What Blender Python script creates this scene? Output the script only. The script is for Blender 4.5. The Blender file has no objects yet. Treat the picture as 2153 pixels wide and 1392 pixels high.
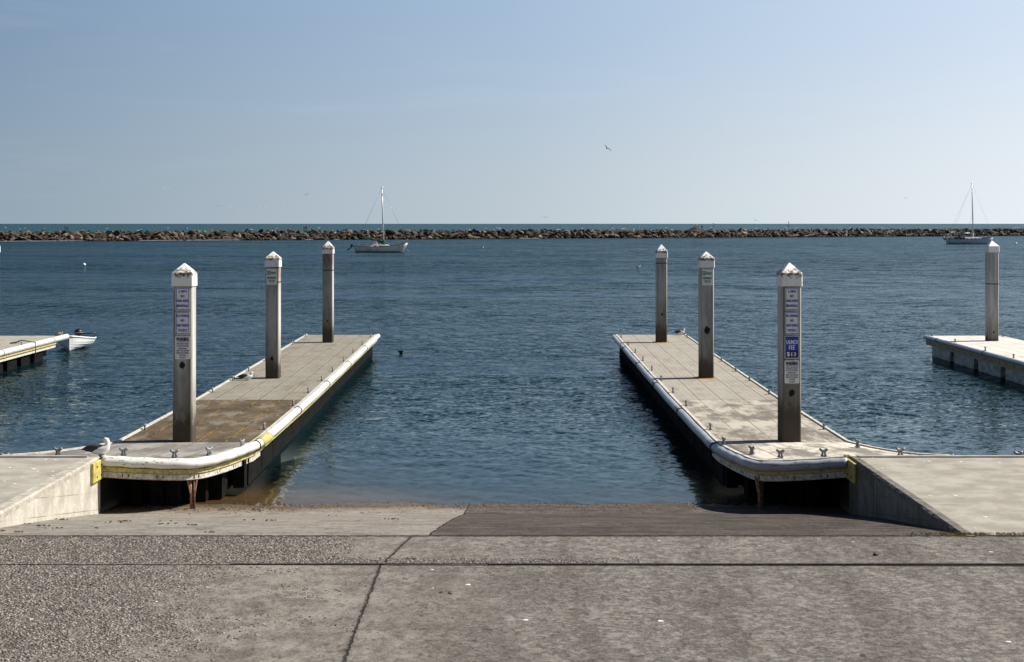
import bpy, bmesh, math, random
import numpy as np
from mathutils import Vector, Matrix, noise
R = math.radians
random.seed(7)
H = 5.35           # eye height above the water
F = 2990.0
scene = bpy.context.scene
col = scene.collection

def X_(px, Y): return (px - 1076.5) * Y / F
def Z_(py, Y): return H - (py - 470.0) * Y / F

# ------------------------------------------------------------------ mesh helpers
class MB:
    def __init__(s): s.v = []; s.f = []; s.m = []; s.sm = []
    def add(s, vs, fs, mi=0, smooth=False):
        o = len(s.v); s.v += [tuple(v) for v in vs]
        for f in fs:
            s.f.append(tuple(i + o for i in f)); s.m.append(mi); s.sm.append(smooth)
    def box(s, c, d, rz=0, mi=0, taper=1.0, M=None):
        x, y, z = d[0] / 2, d[1] / 2, d[2] / 2
        vs = []
        for sz in (-1, 1):
            t = taper if sz > 0 else 1
            for sx, sy in ((-1, -1), (1, -1), (1, 1), (-1, 1)):
                vs.append(Vector((sx * x * t, sy * y * t, sz * z)))
        m = M if M is not None else Matrix.Rotation(rz, 4, 'Z')
        vs = [m @ v + Vector(c) for v in vs]
        s.add(vs, [(0, 3, 2, 1), (4, 5, 6, 7), (0, 1, 5, 4), (1, 2, 6, 5), (2, 3, 7, 6), (3, 0, 4, 7)], mi)
    def loft(s, rings, mi=0, caps=True, smooth=True, closed=True):
        n = len(rings[0]); vs = [p for r in rings for p in r]; fs = []
        for i in range(len(rings) - 1):
            for j in range(n if closed else n - 1):
                a = i * n + j; b = i * n + (j + 1) % n
                fs.append((a, b, b + n, a + n))
        s.add(vs, fs, mi, smooth)
        if caps and closed:
            o = len(s.v) - len(vs)
            s.f.append(tuple(o + i for i in reversed(range(n)))); s.m.append(mi); s.sm.append(False)
            k = o + (len(rings) - 1) * n
            s.f.append(tuple(k + i for i in range(n))); s.m.append(mi); s.sm.append(False)
    def tube(s, pts, r, n=8, mi=0, caps=True, smooth=True):
        pts = [Vector(p) for p in pts]
        rs = r if isinstance(r, (list, tuple)) else [r] * len(pts)
        rings = []; up = Vector((0, 0, 1))
        for i, p in enumerate(pts):
            d = (pts[min(i + 1, len(pts) - 1)] - pts[max(i - 1, 0)]).normalized()
            u = up if abs(d.dot(up)) < .95 else Vector((0, 1, 0))
            a = d.cross(u).normalized(); b = a.cross(d).normalized()
            rings.append([p + (a * math.cos(t) + b * math.sin(t)) * rs[i] for t in [2 * math.pi * k / n for k in range(n)]])
        s.loft(rings, mi, caps, smooth)
    def ribbon(s, path, prof, mi=0):
        """sweep a closed (offset, dz) profile along an xyz path; offset is horizontal, to the right of travel"""
        rings = []
        for i, p in enumerate(path):
            p = Vector(p); d = Vector(path[min(i + 1, len(path) - 1)]) - Vector(path[max(i - 1, 0)])
            d.z = 0; d.normalize(); nrm = Vector((d.y, -d.x, 0))
            rings.append([p + nrm * o + Vector((0, 0, z)) for o, z in prof])
        s.loft(rings, mi, True, False)
    def ell(s, c, r, n=10, m=7, mi=0, M=None):
        rings = []
        for i in range(m + 1):
            t = math.pi * (i + .001 if i == 0 else (i - .001 if i == m else i)) / m
            ring = []
            for k in range(n):
                a = 2 * math.pi * k / n
                v = Vector((r[0] * math.sin(t) * math.cos(a), r[1] * math.sin(t) * math.sin(a), -r[2] * math.cos(t)))
                if M is not None: v = M @ v
                ring.append(v + Vector(c))
            rings.append(ring)
        s.loft(rings, mi, True, True)
    def build(s, name, mats, parent=None, loc=None, rz=0):
        me = bpy.data.meshes.new(name)
        me.from_pydata([tuple(v) for v in s.v], [], s.f)
        for m in (mats if isinstance(mats, (list, tuple)) else [mats]): me.materials.append(m)
        me.polygons.foreach_set('material_index', s.m)
        me.polygons.foreach_set('use_smooth', s.sm)
        bm = bmesh.new(); bm.from_mesh(me); bmesh.ops.recalc_face_normals(bm, faces=bm.faces); bm.to_mesh(me); bm.free()
        me.update()
        o = bpy.data.objects.new(name, me); col.objects.link(o)
        if parent is not None: o.parent = parent
        if loc is not None: o.location = loc
        o.rotation_euler[2] = rz
        return o

def tag(o, label=None, cat=None, group=None, kind=None):
    if label: o['label'] = label
    if cat: o['category'] = cat
    if group: o['group'] = group
    if kind: o['kind'] = kind
    return o
def empty(name, loc, label=None, cat=None, group=None, rz=0):
    o = bpy.data.objects.new(name, None); col.objects.link(o)
    o.location = loc; o.rotation_euler[2] = rz; o.empty_display_size = .2
    return tag(o, label, cat, group)
def copy_tree(o, parent=None):
    c = o.copy(); col.objects.link(c)
    if parent is not None: c.parent = parent
    for ch in [k for k in bpy.data.objects if k.parent == o]: copy_tree(ch, c)
    return c
def bevel(o, w, seg=2):
    m = o.modifiers.new('bevel', 'BEVEL'); m.width = w; m.segments = seg; m.limit_method = 'ANGLE'; m.angle_limit = R(40)
    return o
def spline(pts, n):
    pts = [Vector(p) for p in pts]; out = []
    P = [pts[0] * 2 - pts[1]] + pts + [pts[-1] * 2 - pts[-2]]
    for i in range(1, len(P) - 2):
        for k in range(n):
            t = k / n; a, b, c, d = P[i - 1], P[i], P[i + 1], P[i + 2]
            out.append(.5 * ((2 * b) + (c - a) * t + (2 * a - 5 * b + 4 * c - d) * t * t + (3 * b - a - 3 * c + d) * t ** 3))
    out.append(pts[-1]); return out

# ------------------------------------------------------------------ material helpers
class NT:
    def __init__(s, name):
        s.mat = bpy.data.materials.new(name); s.mat.use_nodes = True
        s.t = s.mat.node_tree; s.t.nodes.clear()
        s.out = s.t.nodes.new('ShaderNodeOutputMaterial')
    def n(s, typ, **kw):
        nd = s.t.nodes.new(typ)
        for k, v in kw.items():
            if k.startswith('i_'):
                key = k[2:]; key = int(key) if key.isdigit() else key.replace('_', ' ')
                s.put(nd.inputs[key], v)
            else: setattr(nd, k, v)
        return nd
    def put(s, inp, v):
        if isinstance(v, bpy.types.NodeSocket): s.t.links.new(v, inp)
        elif isinstance(v, (tuple, list)):
            inp.default_value = tuple(v) + ((1,) if len(v) == 3 and len(inp.default_value) == 4 else ())
        else: inp.default_value = v
    def m(s, op, a, b=0, c=0, clamp=False):
        nd = s.n('ShaderNodeMath', operation=op, use_clamp=clamp)
        s.put(nd.inputs[0], a); s.put(nd.inputs[1], b)
        if op in ('MULTIPLY_ADD', 'COMPARE', 'SMOOTH_MIN'): s.put(nd.inputs[2], c)
        return nd.outputs[0]
    def mapr(s, v, a, b, c=0, d=1, smooth=True):
        if a > b: a, b, c, d = b, a, d, c
        nd = s.n('ShaderNodeMapRange', interpolation_type='SMOOTHSTEP' if smooth else 'LINEAR')
        for i, x in enumerate((v, a, b, c, d)): s.put(nd.inputs[i], x)
        return nd.outputs[0]
    def pos(s):
        return s.n('ShaderNodeNewGeometry').outputs['Position']
    def obj(s):
        return s.n('ShaderNodeTexCoord').outputs['Object']
    def sep(s, v):
        nd = s.n('ShaderNodeSeparateXYZ'); s.put(nd.inputs[0], v); return nd.outputs
    def scale(s, v, sc, off=(0, 0, 0)):
        nd = s.n('ShaderNodeMapping'); s.put(nd.inputs[0], v); nd.inputs['Scale'].default_value = sc; nd.inputs['Location'].default_value = off
        return nd.outputs[0]
    def noise(s, v, sc=1, det=4, rough=.55, dist=0):
        nd = s.n('ShaderNodeTexNoise'); s.put(nd.inputs['Vector'], v)
        nd.inputs['Scale'].default_value = sc; nd.inputs['Detail'].default_value = det; nd.inputs['Roughness'].default_value = rough
        nd.inputs['Distortion'].default_value = dist
        return nd.outputs[0]
    def mix(s, f, a, b, mode='MIX'):
        nd = s.n('ShaderNodeMix', data_type='RGBA', blend_type=mode)
        s.put(nd.inputs[0], f); s.put(nd.inputs[6], a); s.put(nd.inputs[7], b)
        return nd.outputs[2]
    def bump(s, h, strength=.5, dist=.01, normal=None):
        nd = s.n('ShaderNodeBump'); s.put(nd.inputs['Height'], h); s.put(nd.inputs['Strength'], strength); s.put(nd.inputs['Distance'], dist)
        if normal is not None: s.put(nd.inputs['Normal'], normal)
        return nd.outputs[0]
    def bsdf(s, color, rough=.8, normal=None, metal=0, spec=.5):
        p = s.n('ShaderNodeBsdfPrincipled')
        s.put(p.inputs['Base Color'], color); s.put(p.inputs['Roughness'], rough); s.put(p.inputs['Metallic'], metal)
        s.put(p.inputs['Specular IOR Level'], spec)
        if normal is not None: s.put(p.inputs['Normal'], normal)
        s.t.links.new(p.outputs[0], s.out.inputs[0])
        return p
def v3(s, a, b, c):
    nd = s.n('ShaderNodeCombineXYZ'); s.put(nd.inputs[0], a); s.put(nd.inputs[1], b); s.put(nd.inputs[2], c); return nd.outputs[0]

def simple(name, c, rough=.6, var=.25, sc=8, metal=0, bumpd=0, dark=None, spec=.4):
    s = NT(name); p = s.obj()
    n = s.noise(p, sc, 6, .6)
    d = dark or tuple(x * (1 - var * 2) for x in c)
    cc = s.mix(s.mapr(n, .35, .62), d, c)
    nr = s.bump(s.noise(p, sc * 5, 5), .5, bumpd) if bumpd else None
    s.bsdf(cc, rough, nr, metal, spec)
    return s.mat

# --- materials
M = {}
M['galv'] = simple('galvanised_metal', (.29, .31, .31), .5, .2, 30, .3)
M['yellow'] = simple('yellow_paint', (.55, .47, .14), .6, .15, 9, dark=(.38, .30, .07))
M['yellow_b'] = simple('yellow_plastic', (.58, .50, .16), .65, .2, 20, dark=(.30, .25, .10))
M['white_board'] = simple('white_board', (.66, .64, .60), .7, .2, 14, dark=(.38, .32, .27))
M['cream_edge'] = simple('cream_edge_strip', (.62, .60, .53), .7, .15, 12, dark=(.36, .33, .28))
M['black_plastic'] = simple('black_float_plastic', (.012, .012, .012), .9, .2, 6, dark=(.006, .006, .005), spec=.05)
M['steel_dark'] = simple('dark_worn_steel', (.16, .15, .14), .6, .3, 20)
M['timber_dark'] = simple('dark_side_timber', (.045, .038, .030), .85, .3, 12)  # near-black timber for the finger sides
M['rust'] = simple('rusty_steel', (.20, .085, .035), .85, .3, 20, dark=(.07, .035, .02))
M['rust_pale'] = simple('pale_rusty_steel', (.42, .30, .22), .85, .3, 20, dark=(.22, .10, .05))
M['tan'] = simple('tan_board', (.36, .28, .17), .75, .15, 8)
M['float_white'] = simple('pale_float', (.42, .45, .42), .6, .15, 5, dark=(.18, .22, .17))
M['dark'] = simple('dark_gap', (.015, .015, .015), .9)
M['black'] = simple('black_paint', (.012, .012, .014), .4)
M['white_gel'] = simple('white_gelcoat', (.78, .78, .76), .35, .04, 3)
M['white_paint'] = simple('white_paint', (.74, .74, .71), .5, .08, 4, dark=(.5, .5, .47))
M['green_cloth'] = simple('green_cloth', (.012, .075, .045), .8)
M['blue_cloth'] = simple('navy_cloth', (.012, .02, .06), .8)
M['glass'] = simple('dark_window', (.01, .012, .016), .1)
M['mast_m'] = simple('aluminium_spar', (.62, .62, .62), .35, .05, 3, .4)
M['wood'] = simple('varnished_wood', (.22, .10, .05), .6)
M['wire'] = simple('steel_wire', (.30, .32, .34), .4, .1, 3, .5)
M['red'] = simple('red_plastic', (.65, .07, .03), .5)
M['rope'] = simple('weathered_rope', (.42, .36, .26), .9)
M['bluerope'] = simple('blue_rope', (.03, .06, .14), .9)
M['hull_blue'] = simple('pale_blue_gelcoat', (.42, .48, .58), .35, .06, 1.5)
M['hull_white'] = simple('grubby_white_hull', (.60, .61, .60), .4, .12, 1.5, dark=(.45, .45, .44))
M['antifoul'] = simple('dark_antifouling', (.02, .018, .015), .7)
M['feather_white'] = simple('white_feathers', (.78, .78, .77), .8, .05, 60, bumpd=.002)
M['feather_dark'] = simple('slate_grey_feathers', (.045, .047, .052), .8, .25, 70, bumpd=.003)
M['feather_grey'] = simple('mid_grey_feathers', (.10, .105, .11), .8, .25, 70)
M['feather_black'] = simple('black_feathers', (.012, .012, .014), .7)
M['duck'] = simple('dark_brown_feathers', (.018, .013, .010), .7)
M['beak'] = simple('yellow_beak', (.6, .42, .08), .5)
M['leg'] = simple('pink_bird_leg', (.45, .30, .22), .6)
M['skin'] = simple('skin', (.45, .26, .18), .6)
M['hair'] = simple('dark_hair', (.03, .02, .015), .7)
M['hairgrey'] = simple('pale_hair', (.6, .57, .52), .7)
M['cloth_black'] = simple('black_clothing', (.012, .012, .016), .9)
M['cloth_red'] = simple('dark_red_clothing', (.14, .012, .02), .9)
M['cloth_blue'] = simple('blue_clothing', (.015, .04, .14), .9)
M['cloth_brightred'] = simple('bright_red_clothing', (.5, .03, .03), .9)
M['weed'] = simple('yellow_green_weed', (.50, .36, .05), .9, .3, 30, dark=(.20, .16, .03))
M['leafdry'] = simple('dry_seaweed', (.11, .045, .02), .9, .3, 40)
M['dropping'] = simple('bird_dropping', (.72, .71, .68), .9, .08, 50)
M['buoy'] = simple('white_buoy_plastic', (.8, .8, .78), .4, .05, 5)
M['sign_white'] = simple('sign_face_white', (.72, .75, .76), .45, .06, 10)
M['sign_blue'] = simple('sign_blue_ink', (.010, .045, .36), .45, .05, 10)
M['sign_navy'] = simple('sign_navy_ink', (.004, .010, .10), .45, .05, 10)
M['sign_green'] = simple('sign_green_ink', (.004, .15, .065), .45, .05, 10)

# bumper tube: white plastic scuffed with black
def bumper_mat(name, c, scuff):
    s = NT(name); p = s.obj()
    n = s.noise(s.scale(p, (1, 1, 4)), 9, 8, .7)
    n2 = s.noise(s.scale(p, (1, 1, 2.5)), 2.2, 3)
    f = s.m('MULTIPLY', s.mapr(n, .57, .63), s.mapr(n2, .43 - scuff, .56 - scuff))
    cc = s.mix(s.mapr(s.noise(p, 3, 5), .3, .7), tuple(x * .82 for x in c), c)
    s.bsdf(s.mix(f, cc, (.03, .03, .035)), .38, s.bump(n, .3, .004), 0, .5)
    return s.mat
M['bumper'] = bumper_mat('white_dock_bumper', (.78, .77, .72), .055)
M['bumper_shade_scuffed'] = bumper_mat('shade_toned_scuffed_bumper', (.40, .42, .46), .07)  # base colour darkened for the shade it sits in, plus black scuffs
M['bumper_blue'] = bumper_mat('slate_blue_dock_bumper', (.30, .35, .42), .0)

# concrete
def concrete(name, light, dark, sc=2.0, streak=False, fine=.012):
    s = NT(name); p = s.pos()
    a = s.noise(p, sc, 8, .62); b = s.noise(p, 60, 5, .7)
    c = s.mix(s.mapr(a, .36, .64), dark, light)
    c = s.mix(s.mapr(b, .35, .7, .0, .35), c, tuple(x * .45 for x in dark))
    if streak:
        st = s.noise(s.scale(p, (5, 5, .35)), 1.6, 6, .6)
        c = s.mix(s.mapr(st, .55, .72, 0, .5), c, tuple(x * 1.35 for x in light))
        st2 = s.noise(s.scale(p, (3, 1.3, 1.6), (4, 2, 0)), 1.0, 8, .7)
        c = s.mix(s.mapr(st2, .54, .70, 0, .6), c, (.22, .14, .09))
        z = s.sep(p)[2]; y = s.sep(p)[1]
        wob = s.m('MULTIPLY', s.noise(p, 3, 3), .02)
        zz = s.m('ADD', z, s.m('MULTIPLY', s.m('SUBTRACT', y, 19.4), .166))
        gate = s.mapr(s.noise(s.scale(p, (1, .5, .5)), 1.5, 4), .42, .52, .15, 1)
        for h, w in ((1.22, .008), (1.52, .006), (1.86, .005)):
            l = s.m('MULTIPLY', gate, s.mapr(s.m('ABSOLUTE', s.m('SUBTRACT', s.m('ADD', zz, wob), h + .01)), w * .4, w * 1.6, .6, 0))
            c = s.mix(l, c, (.10, .075, .055))
    ws = s.noise(s.scale(p, (.5, 2.2, 1), (1, 4, 2)), 1.3, 9, .75)
    c = s.mix(s.mapr(ws, .52, .66, 0, .4), c, tuple(x * .55 for x in dark))
    g2 = s.noise(p, 26, 6, .8)
    c = s.mix(s.mapr(g2, .55, .68, 0, .45), c, tuple(x * .5 for x in dark)); c = s.mix(s.mapr(g2, .42, .30, 0, .35), c, tuple(min(.8, x * 1.35) for x in light))
    pit = s.n('ShaderNodeTexVoronoi'); s.put(pit.inputs['Vector'], p); pit.inputs['Scale'].default_value = 34
    pm = s.mapr(pit.outputs['Distance'], .05, .16, .5, 0)
    pm = s.m('MULTIPLY', pm, s.mapr(s.noise(p, 2.5, 3), .48, .6))
    c = s.mix(pm, c, tuple(x * .4 for x in dark))
    s.bsdf(c, .9, s.bump(s.m('ADD', b, s.m('MULTIPLY', a, 1.5)), .6, fine), 0, .25)
    return s.mat
M['quay'] = concrete('pale_quay_concrete', (.42, .39, .33), (.30, .275, .230), 2.0)
M['quay_edge'] = concrete('quay_edge_concrete', (.40, .40, .39), (.30, .29, .27), 3)
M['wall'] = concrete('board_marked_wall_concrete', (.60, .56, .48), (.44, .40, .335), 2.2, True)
M['wall_dark'] = concrete('shade_toned_wall_concrete', (.25, .24, .21), (.13, .12, .105), 2.2, True)  # darker copy of the wall concrete, shade of the right wall in its colour
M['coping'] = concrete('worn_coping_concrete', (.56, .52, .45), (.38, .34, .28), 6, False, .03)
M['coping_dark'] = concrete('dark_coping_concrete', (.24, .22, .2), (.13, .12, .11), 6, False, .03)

# launch ramp / apron
def apron_mat():
    s = NT('launch_ramp_concrete'); p = s.pos(); x, y, z = s.sep(p)
    med = s.noise(s.scale(p, (1, .6, 1), (2, 8, 0)), 9, 8, .78)
    big = s.noise(p, .55, 4, .5)
    oil = s.mapr(s.noise(s.scale(p, (1.0, .45, 1), (7, 2, 0)), 1.7, 9, .72), .565, .66)
    mid = s.noise(p, 3.2, 9, .68)
    flaky = s.noise(s.scale(p, (.75, 1.0, 1), (9, 3, 0)), 13, 9, .78, .3)
    fine = s.noise(s.scale(p, (.85, .7, 1)), 34, 8, .92)
    c = s.mix(s.mapr(mid, .38, .62), (.165, .146, .124), (.290, .268, .232))
    # flaking cement skin, strongest on the right
    fm = s.mapr(s.m('ADD', x, s.m('MULTIPLY', big, 3.0)), -1.5, 2.5)
    patch = s.mapr(s.m('ADD', s.m('MULTIPLY', flaky, .8), s.m('MULTIPLY', mid, .2)), .40, .56)
    flk = s.mix(patch, (.130, .112, .095), (.275, .258, .230))
    c = s.mix(s.m('MULTIPLY', fm, .85), c, flk)
    # broad longitudinal bands worn by tyres
    band = s.noise(s.scale(p, (.9, .12, 1)), 1.0, 6, .65, .6)
    c = s.mix(s.m('MULTIPLY', s.mapr(band, .47, .57, 0, .42), s.mapr(x, -2.2, .2)), c, (.105, .090, .075))
    st_ = s.noise(s.scale(p, (.5, .22, 1), (5, 1, 0)), 1.0, 7, .65)
    c = s.mix(s.mapr(st_, .51, .62, 0, .5), c, (.11, .09, .075))
    # exposed aggregate on the left
    vor = s.n('ShaderNodeTexVoronoi'); s.put(vor.inputs['Vector'], s.scale(p, (1, 1, 1))); vor.inputs['Scale'].default_value = 30
    vd, vc = vor.outputs['Distance'], vor.outputs['Color']
    vg = s.sep(vc)[0]
    peb = s.mix(s.mapr(vg, .2, .9), (.11, .095, .085), (.50, .45, .38))
    peb = s.mix(s.mapr(vd, .35, .55), peb, (.17, .15, .13))
    clus = s.noise(s.scale(p, (1, .55, 1)), 17, 6, .8)
    peb = s.mix(s.mapr(clus, .50, .62, 0, .75), peb, (.045, .038, .033)); peb = s.mix(s.mapr(clus, .47, .36, 0, .6), peb, (.40, .36, .30))
    w1 = s.m('MULTIPLY', s.mapr(s.m('ADD', x, s.m('MULTIPLY', s.noise(p, 2.4, 5), 3.2)), -.6, -2.4, 0, 1), s.mapr(y, 19.42, 19.30))
    nearleft = s.mapr(s.m('ADD', s.m('ADD', x, s.m('MULTIPLY', s.noise(p, 1.3, 6, .65), 4.0)), s.m('MULTIPLY', y, .10)), 1.2, -1.2)
    stripL = s.m('MULTIPLY', s.mapr(y, 17.70, 17.78), s.mapr(x, -1.6, -2.6))
    stripR = s.m('MULTIPLY', s.mapr(s.m('ADD', y, s.m('MULTIPLY', s.noise(p, 4, 4), .5)), 18.35, 18.15), s.mapr(y, 17.72, 17.8))
    stripR = s.m('MULTIPLY', stripR, s.mapr(x, 1.6, .6))
    agg = s.m('MAXIMUM', s.m('MULTIPLY', w1, nearleft), s.m('MAXIMUM', s.m('MULTIPLY', stripL, s.mapr(y, 19.42, 19.3)), stripR))
    agg = s.m('MULTIPLY', agg, s.mapr(s.noise(p, 6, 5), .32, .5, .35, 1))
    c = s.mix(agg, c, peb)
    # ramp beyond the crest: pale slab on the left, dark grooved slab on the right
    seam = s.m('ADD', x, s.m('ADD', s.m('MULTIPLY', s.m('SUBTRACT', 27.0, y), .042), .82))
    seam = s.m('ADD', seam, s.m('MULTIPLY', s.m('SUBTRACT', s.noise(p, 5, 6), .5), .12))
    onramp = s.mapr(s.m('ADD', y, s.m('MULTIPLY', s.m('SUBTRACT', s.noise(p, 3, 6, .7), .5), .10)), 19.34, 19.37)
    groove = s.m('ADD', s.m('MULTIPLY', s.noise(s.scale(p, (.30, 1.7, 1)), 2.2, 8, .8), .6), s.m('MULTIPLY', s.noise(s.scale(p, (1, .8, 1), (3, 3, 3)), 2.6, 9, .8), .4))
    lightslab = s.mix(s.mapr(s.noise(s.scale(p, (.6, 1.4, 1)), 2, 8, .75), .38, .62), (.205, .185, .155), (.325, .300, .255))
    darkslab = s.mix(s.mapr(groove, .38, .66), (.055, .046, .039), (.21, .18, .152))
    rampc = s.mix(s.mapr(seam, -.015, .015), lightslab, darkslab)
    c = s.mix(onramp, c, rampc)
    # algae, wet sand and shell grit at the waterline
    wl = s.m('ADD', y, s.m('MULTIPLY', s.noise(s.scale(p, (.5, 1, 1)), 2, 5), .9))
    brown = s.mix(s.mapr(fine, .4, .6), (.07, .045, .02), (.25, .17, .09))
    edge = s.mapr(s.m('ADD', wl, s.m('MULTIPLY', s.mapr(x, -7.5, 3), -.7)), 26.1, 27.1)
    c = s.mix(s.m('MULTIPLY', edge, .8), c, brown); c = s.mix(s.m('MULTIPLY', s.mapr(wl, 26.9, 27.25), .6), c, (.05, .035, .02))
    c = s.mix(s.mapr(wl, 27.5, 28.2), c, s.mix(s.mapr(s.m('ADD', x, s.m('MULTIPLY', mid, 3)), -1.5, 3.5), s.mix(s.mapr(med, .4, .6), (.10, .068, .028), (.17, .125, .070)), (.05, .045, .03)))
    c = s.mix(s.mapr(med, .51, .64, 0, .6), c, (.055, .046, .039)); c = s.mix(s.mapr(med, .45, .32, 0, .4), c, (.34, .31, .27))
    c = s.mix(s.m('MULTIPLY', oil, .5), c, (.075, .060, .050))
    # joints and cracks
    wig = s.m('MULTIPLY', s.m('SUBTRACT', s.noise(p, 9, 6, .7), .5), .10)
    def line(v, w): return s.mapr(s.m('ABSOLUTE', v), w * .5, w * 1.4, 1, 0)
    j1 = s.m('MULTIPLY', line(s.m('ADD', s.m('SUBTRACT', y, 19.34), s.m('MULTIPLY', wig, 2.2)), .05), s.mapr(s.noise(p, 2, 3), .3, .45, .35, .85))
    # crack running toward the viewer
    xl = s.m('ADD', x, s.m('ADD', 1.64, s.m('MULTIPLY', s.mapr(y, 17.65, 19.34, 0, 1, False), -.27)))
    j3 = s.m('MULTIPLY', line(s.m('ADD', xl, wig), .016), s.mapr(y, 19.34, 19.30))
    j3b = s.m('MULTIPLY', line(s.m('ADD', xl, s.m('MULTIPLY', wig, 1.6)), .05), s.mapr(y, 19.34, 19.30))
    j4 = s.m('MULTIPLY', line(seam, .012), onramp)
    # hairline crack on the right
    hx = s.m('ADD', s.m('SUBTRACT', x, 3.35), s.m('MULTIPLY', s.m('SUBTRACT', s.noise(p, 2.5, 8, .7), .5), 1.2))
    j5 = s.m('MULTIPLY', line(hx, .006), s.m('MULTIPLY', s.mapr(y, 17.2, 17.0), s.mapr(s.noise(p, 3, 2), .45, .55)))
    j = s.m('MAXIMUM', s.m('MAXIMUM', j1, j3), s.m('MAXIMUM', j4, s.m('MULTIPLY', j5, .8)))
    c = s.mix(s.m('MULTIPLY', j3b, .35), c, (.10, .085, .075))
    c = s.mix(s.m('MULTIPLY', j, .9), c, (.025, .02, .018))
    # salt and pepper grit everywhere
    c = s.mix(s.mapr(fine, .525, .60, 0, .72), c, (.040, .032, .026))
    c = s.mix(s.mapr(fine, .47, .40, 0, .5), c, (.44, .405, .35))
    dk = s.m('MULTIPLY', onramp, s.m('MULTIPLY', s.mapr(seam, -.015, .015), s.mapr(y, 26.6, 25.8)))
    c = s.mix(s.m('MULTIPLY', dk, s.mapr(s.noise(s.scale(p, (.5, .9, 1), (5, 5, 5)), 1.4, 9, .8), .35, .62, .75, .15)), c, s.mix(1.0, c, (.42, .39, .37), 'MULTIPLY'))
    hgt = s.m('ADD', s.m('MULTIPLY', fine, .5), s.m('MULTIPLY', mid, .6))
    hgt = s.m('ADD', hgt, s.m('MULTIPLY', s.m('MULTIPLY', fm, patch), .35))
    hgt = s.m('SUBTRACT', hgt, s.m('MULTIPLY', s.m('MULTIPLY', agg, vd), 1.6))
    hgt = s.m('SUBTRACT', hgt, s.m('MULTIPLY', j, 2.0))
    hgt = s.m('ADD', hgt, s.m('MULTIPLY', s.m('MULTIPLY', onramp, s.mapr(seam, -.02, .02)), s.m('MULTIPLY', groove, 1.2)))
    rough = s.mapr(wl, 27.0, 27.5, .92, .3)
    s.bsdf(c, rough, s.bump(hgt, .9, .03), 0, .15)
    return s.mat
M['apron'] = apron_mat()

# dock decks.  kind: 'plank', 'grate', 'plate'
def deck_mat(name, kind, light, dark, stain, stain_amt, x0, skew, moss=0.0, moss_c=(.30, .19, .03)):
    s = NT(name); p = s.pos(); x, y, z = s.sep(p)
    lx = s.m('SUBTRACT', s.m('SUBTRACT', x, x0), s.m('MULTIPLY', s.m('SUBTRACT', y, 29.0), skew))
    q = v3(s, lx, y, 0)
    grain = s.noise(s.scale(q, (26, 1.1, 1)), 1.0, 8, .7)
    blot = s.noise(s.scale(q, (1.0, .7, 1)), 1.1, 8, .62)
    c = s.mix(s.mapr(grain, .3, .7), tuple(a * .6 + b * .4 for a, b in zip(dark, light)), light)
    c = s.mix(s.mapr(blot, .40, .65, 0, 1 if kind != 'plank' else .45), c, dark)
    sm = s.noise(s.scale(q, (1.0, .42, 1), (3, 7, 0)), 1.5, 9, .72)
    c = s.mix(s.mapr(sm, .56 - .22 * stain_amt, .70 - .20 * stain_amt, 0, .8), c, stain)
    fine = s.noise(q, 55, 5, .7)
    c = s.mix(s.mapr(fine, .55, .7, 0, .35), c, tuple(k * .4 for k in dark))
    # seams along the dock
    W = .58
    fr = s.m('FRACT', s.m('DIVIDE', lx, W))
    ds = s.m('MULTIPLY', s.m('MINIMUM', fr, s.m('SUBTRACT', 1, fr)), W)
    seam = s.mapr(ds, .006, .018, 1, 0)
    fr2 = s.m('FRACT', s.m('DIVIDE', lx, W / 4))
    ds2 = s.m('MULTIPLY', s.m('MINIMUM', fr2, s.m('SUBTRACT', 1, fr2)), W / 4)
    seam2 = s.mapr(ds2, .002, .008, .5 if kind == 'plank' else 0, 0)
    c = s.mix(s.m('MULTIPLY', s.m('MAXIMUM', seam, seam2), .8), c, tuple(k * .3 for k in dark))
    h = s.m('SUBTRACT', s.m('MULTIPLY', grain, .3), seam)
    if kind == 'grate':
        gx = s.m('FRACT', s.m('DIVIDE', lx, .04)); gy = s.m('FRACT', s.m('DIVIDE', y, .13))
        hole = s.m('MULTIPLY', s.mapr(s.m('ABSOLUTE', s.m('SUBTRACT', gx, .5)), .22, .34, 1, 0), s.mapr(s.m('ABSOLUTE', s.m('SUBTRACT', gy, .5)), .40, .44, 1, .7))
        c = s.mix(s.m('MULTIPLY', hole, .4), c, tuple(k * .22 for k in dark))
        h = s.m('SUBTRACT', h, hole)
    if moss > 0:
        mm = s.mapr(s.m('ADD', ds, s.m('MULTIPLY', s.noise(q, 7, 5, .7), .12)), .085, .065)
        mm = s.m('MULTIPLY', mm, s.mapr(s.noise(q, 1.6, 5), .58 - moss * .12, .64 - moss * .12))
        mm = s.m('MULTIPLY', mm, s.mapr(lx, 1.9, 1.6))
        c = s.mix(s.m('MULTIPLY', mm, .8), c, moss_c)
    # spots of droppings
    vo = s.n('ShaderNodeTexVoronoi'); s.put(vo.inputs['Vector'], s.scale(q, (1, .5, 1))); vo.inputs['Scale'].default_value = 2.3
    sp = s.mapr(s.m('ADD', vo.outputs['Distance'], s.m('MULTIPLY', s.noise(q, 14, 3), .12)), .085, .105, .8, 0)
    c = s.mix(sp, c, (.62, .60, .56))
    s.bsdf(c, .88, s.bump(h, .5, .008), 0, .25)
    return s.mat

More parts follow.
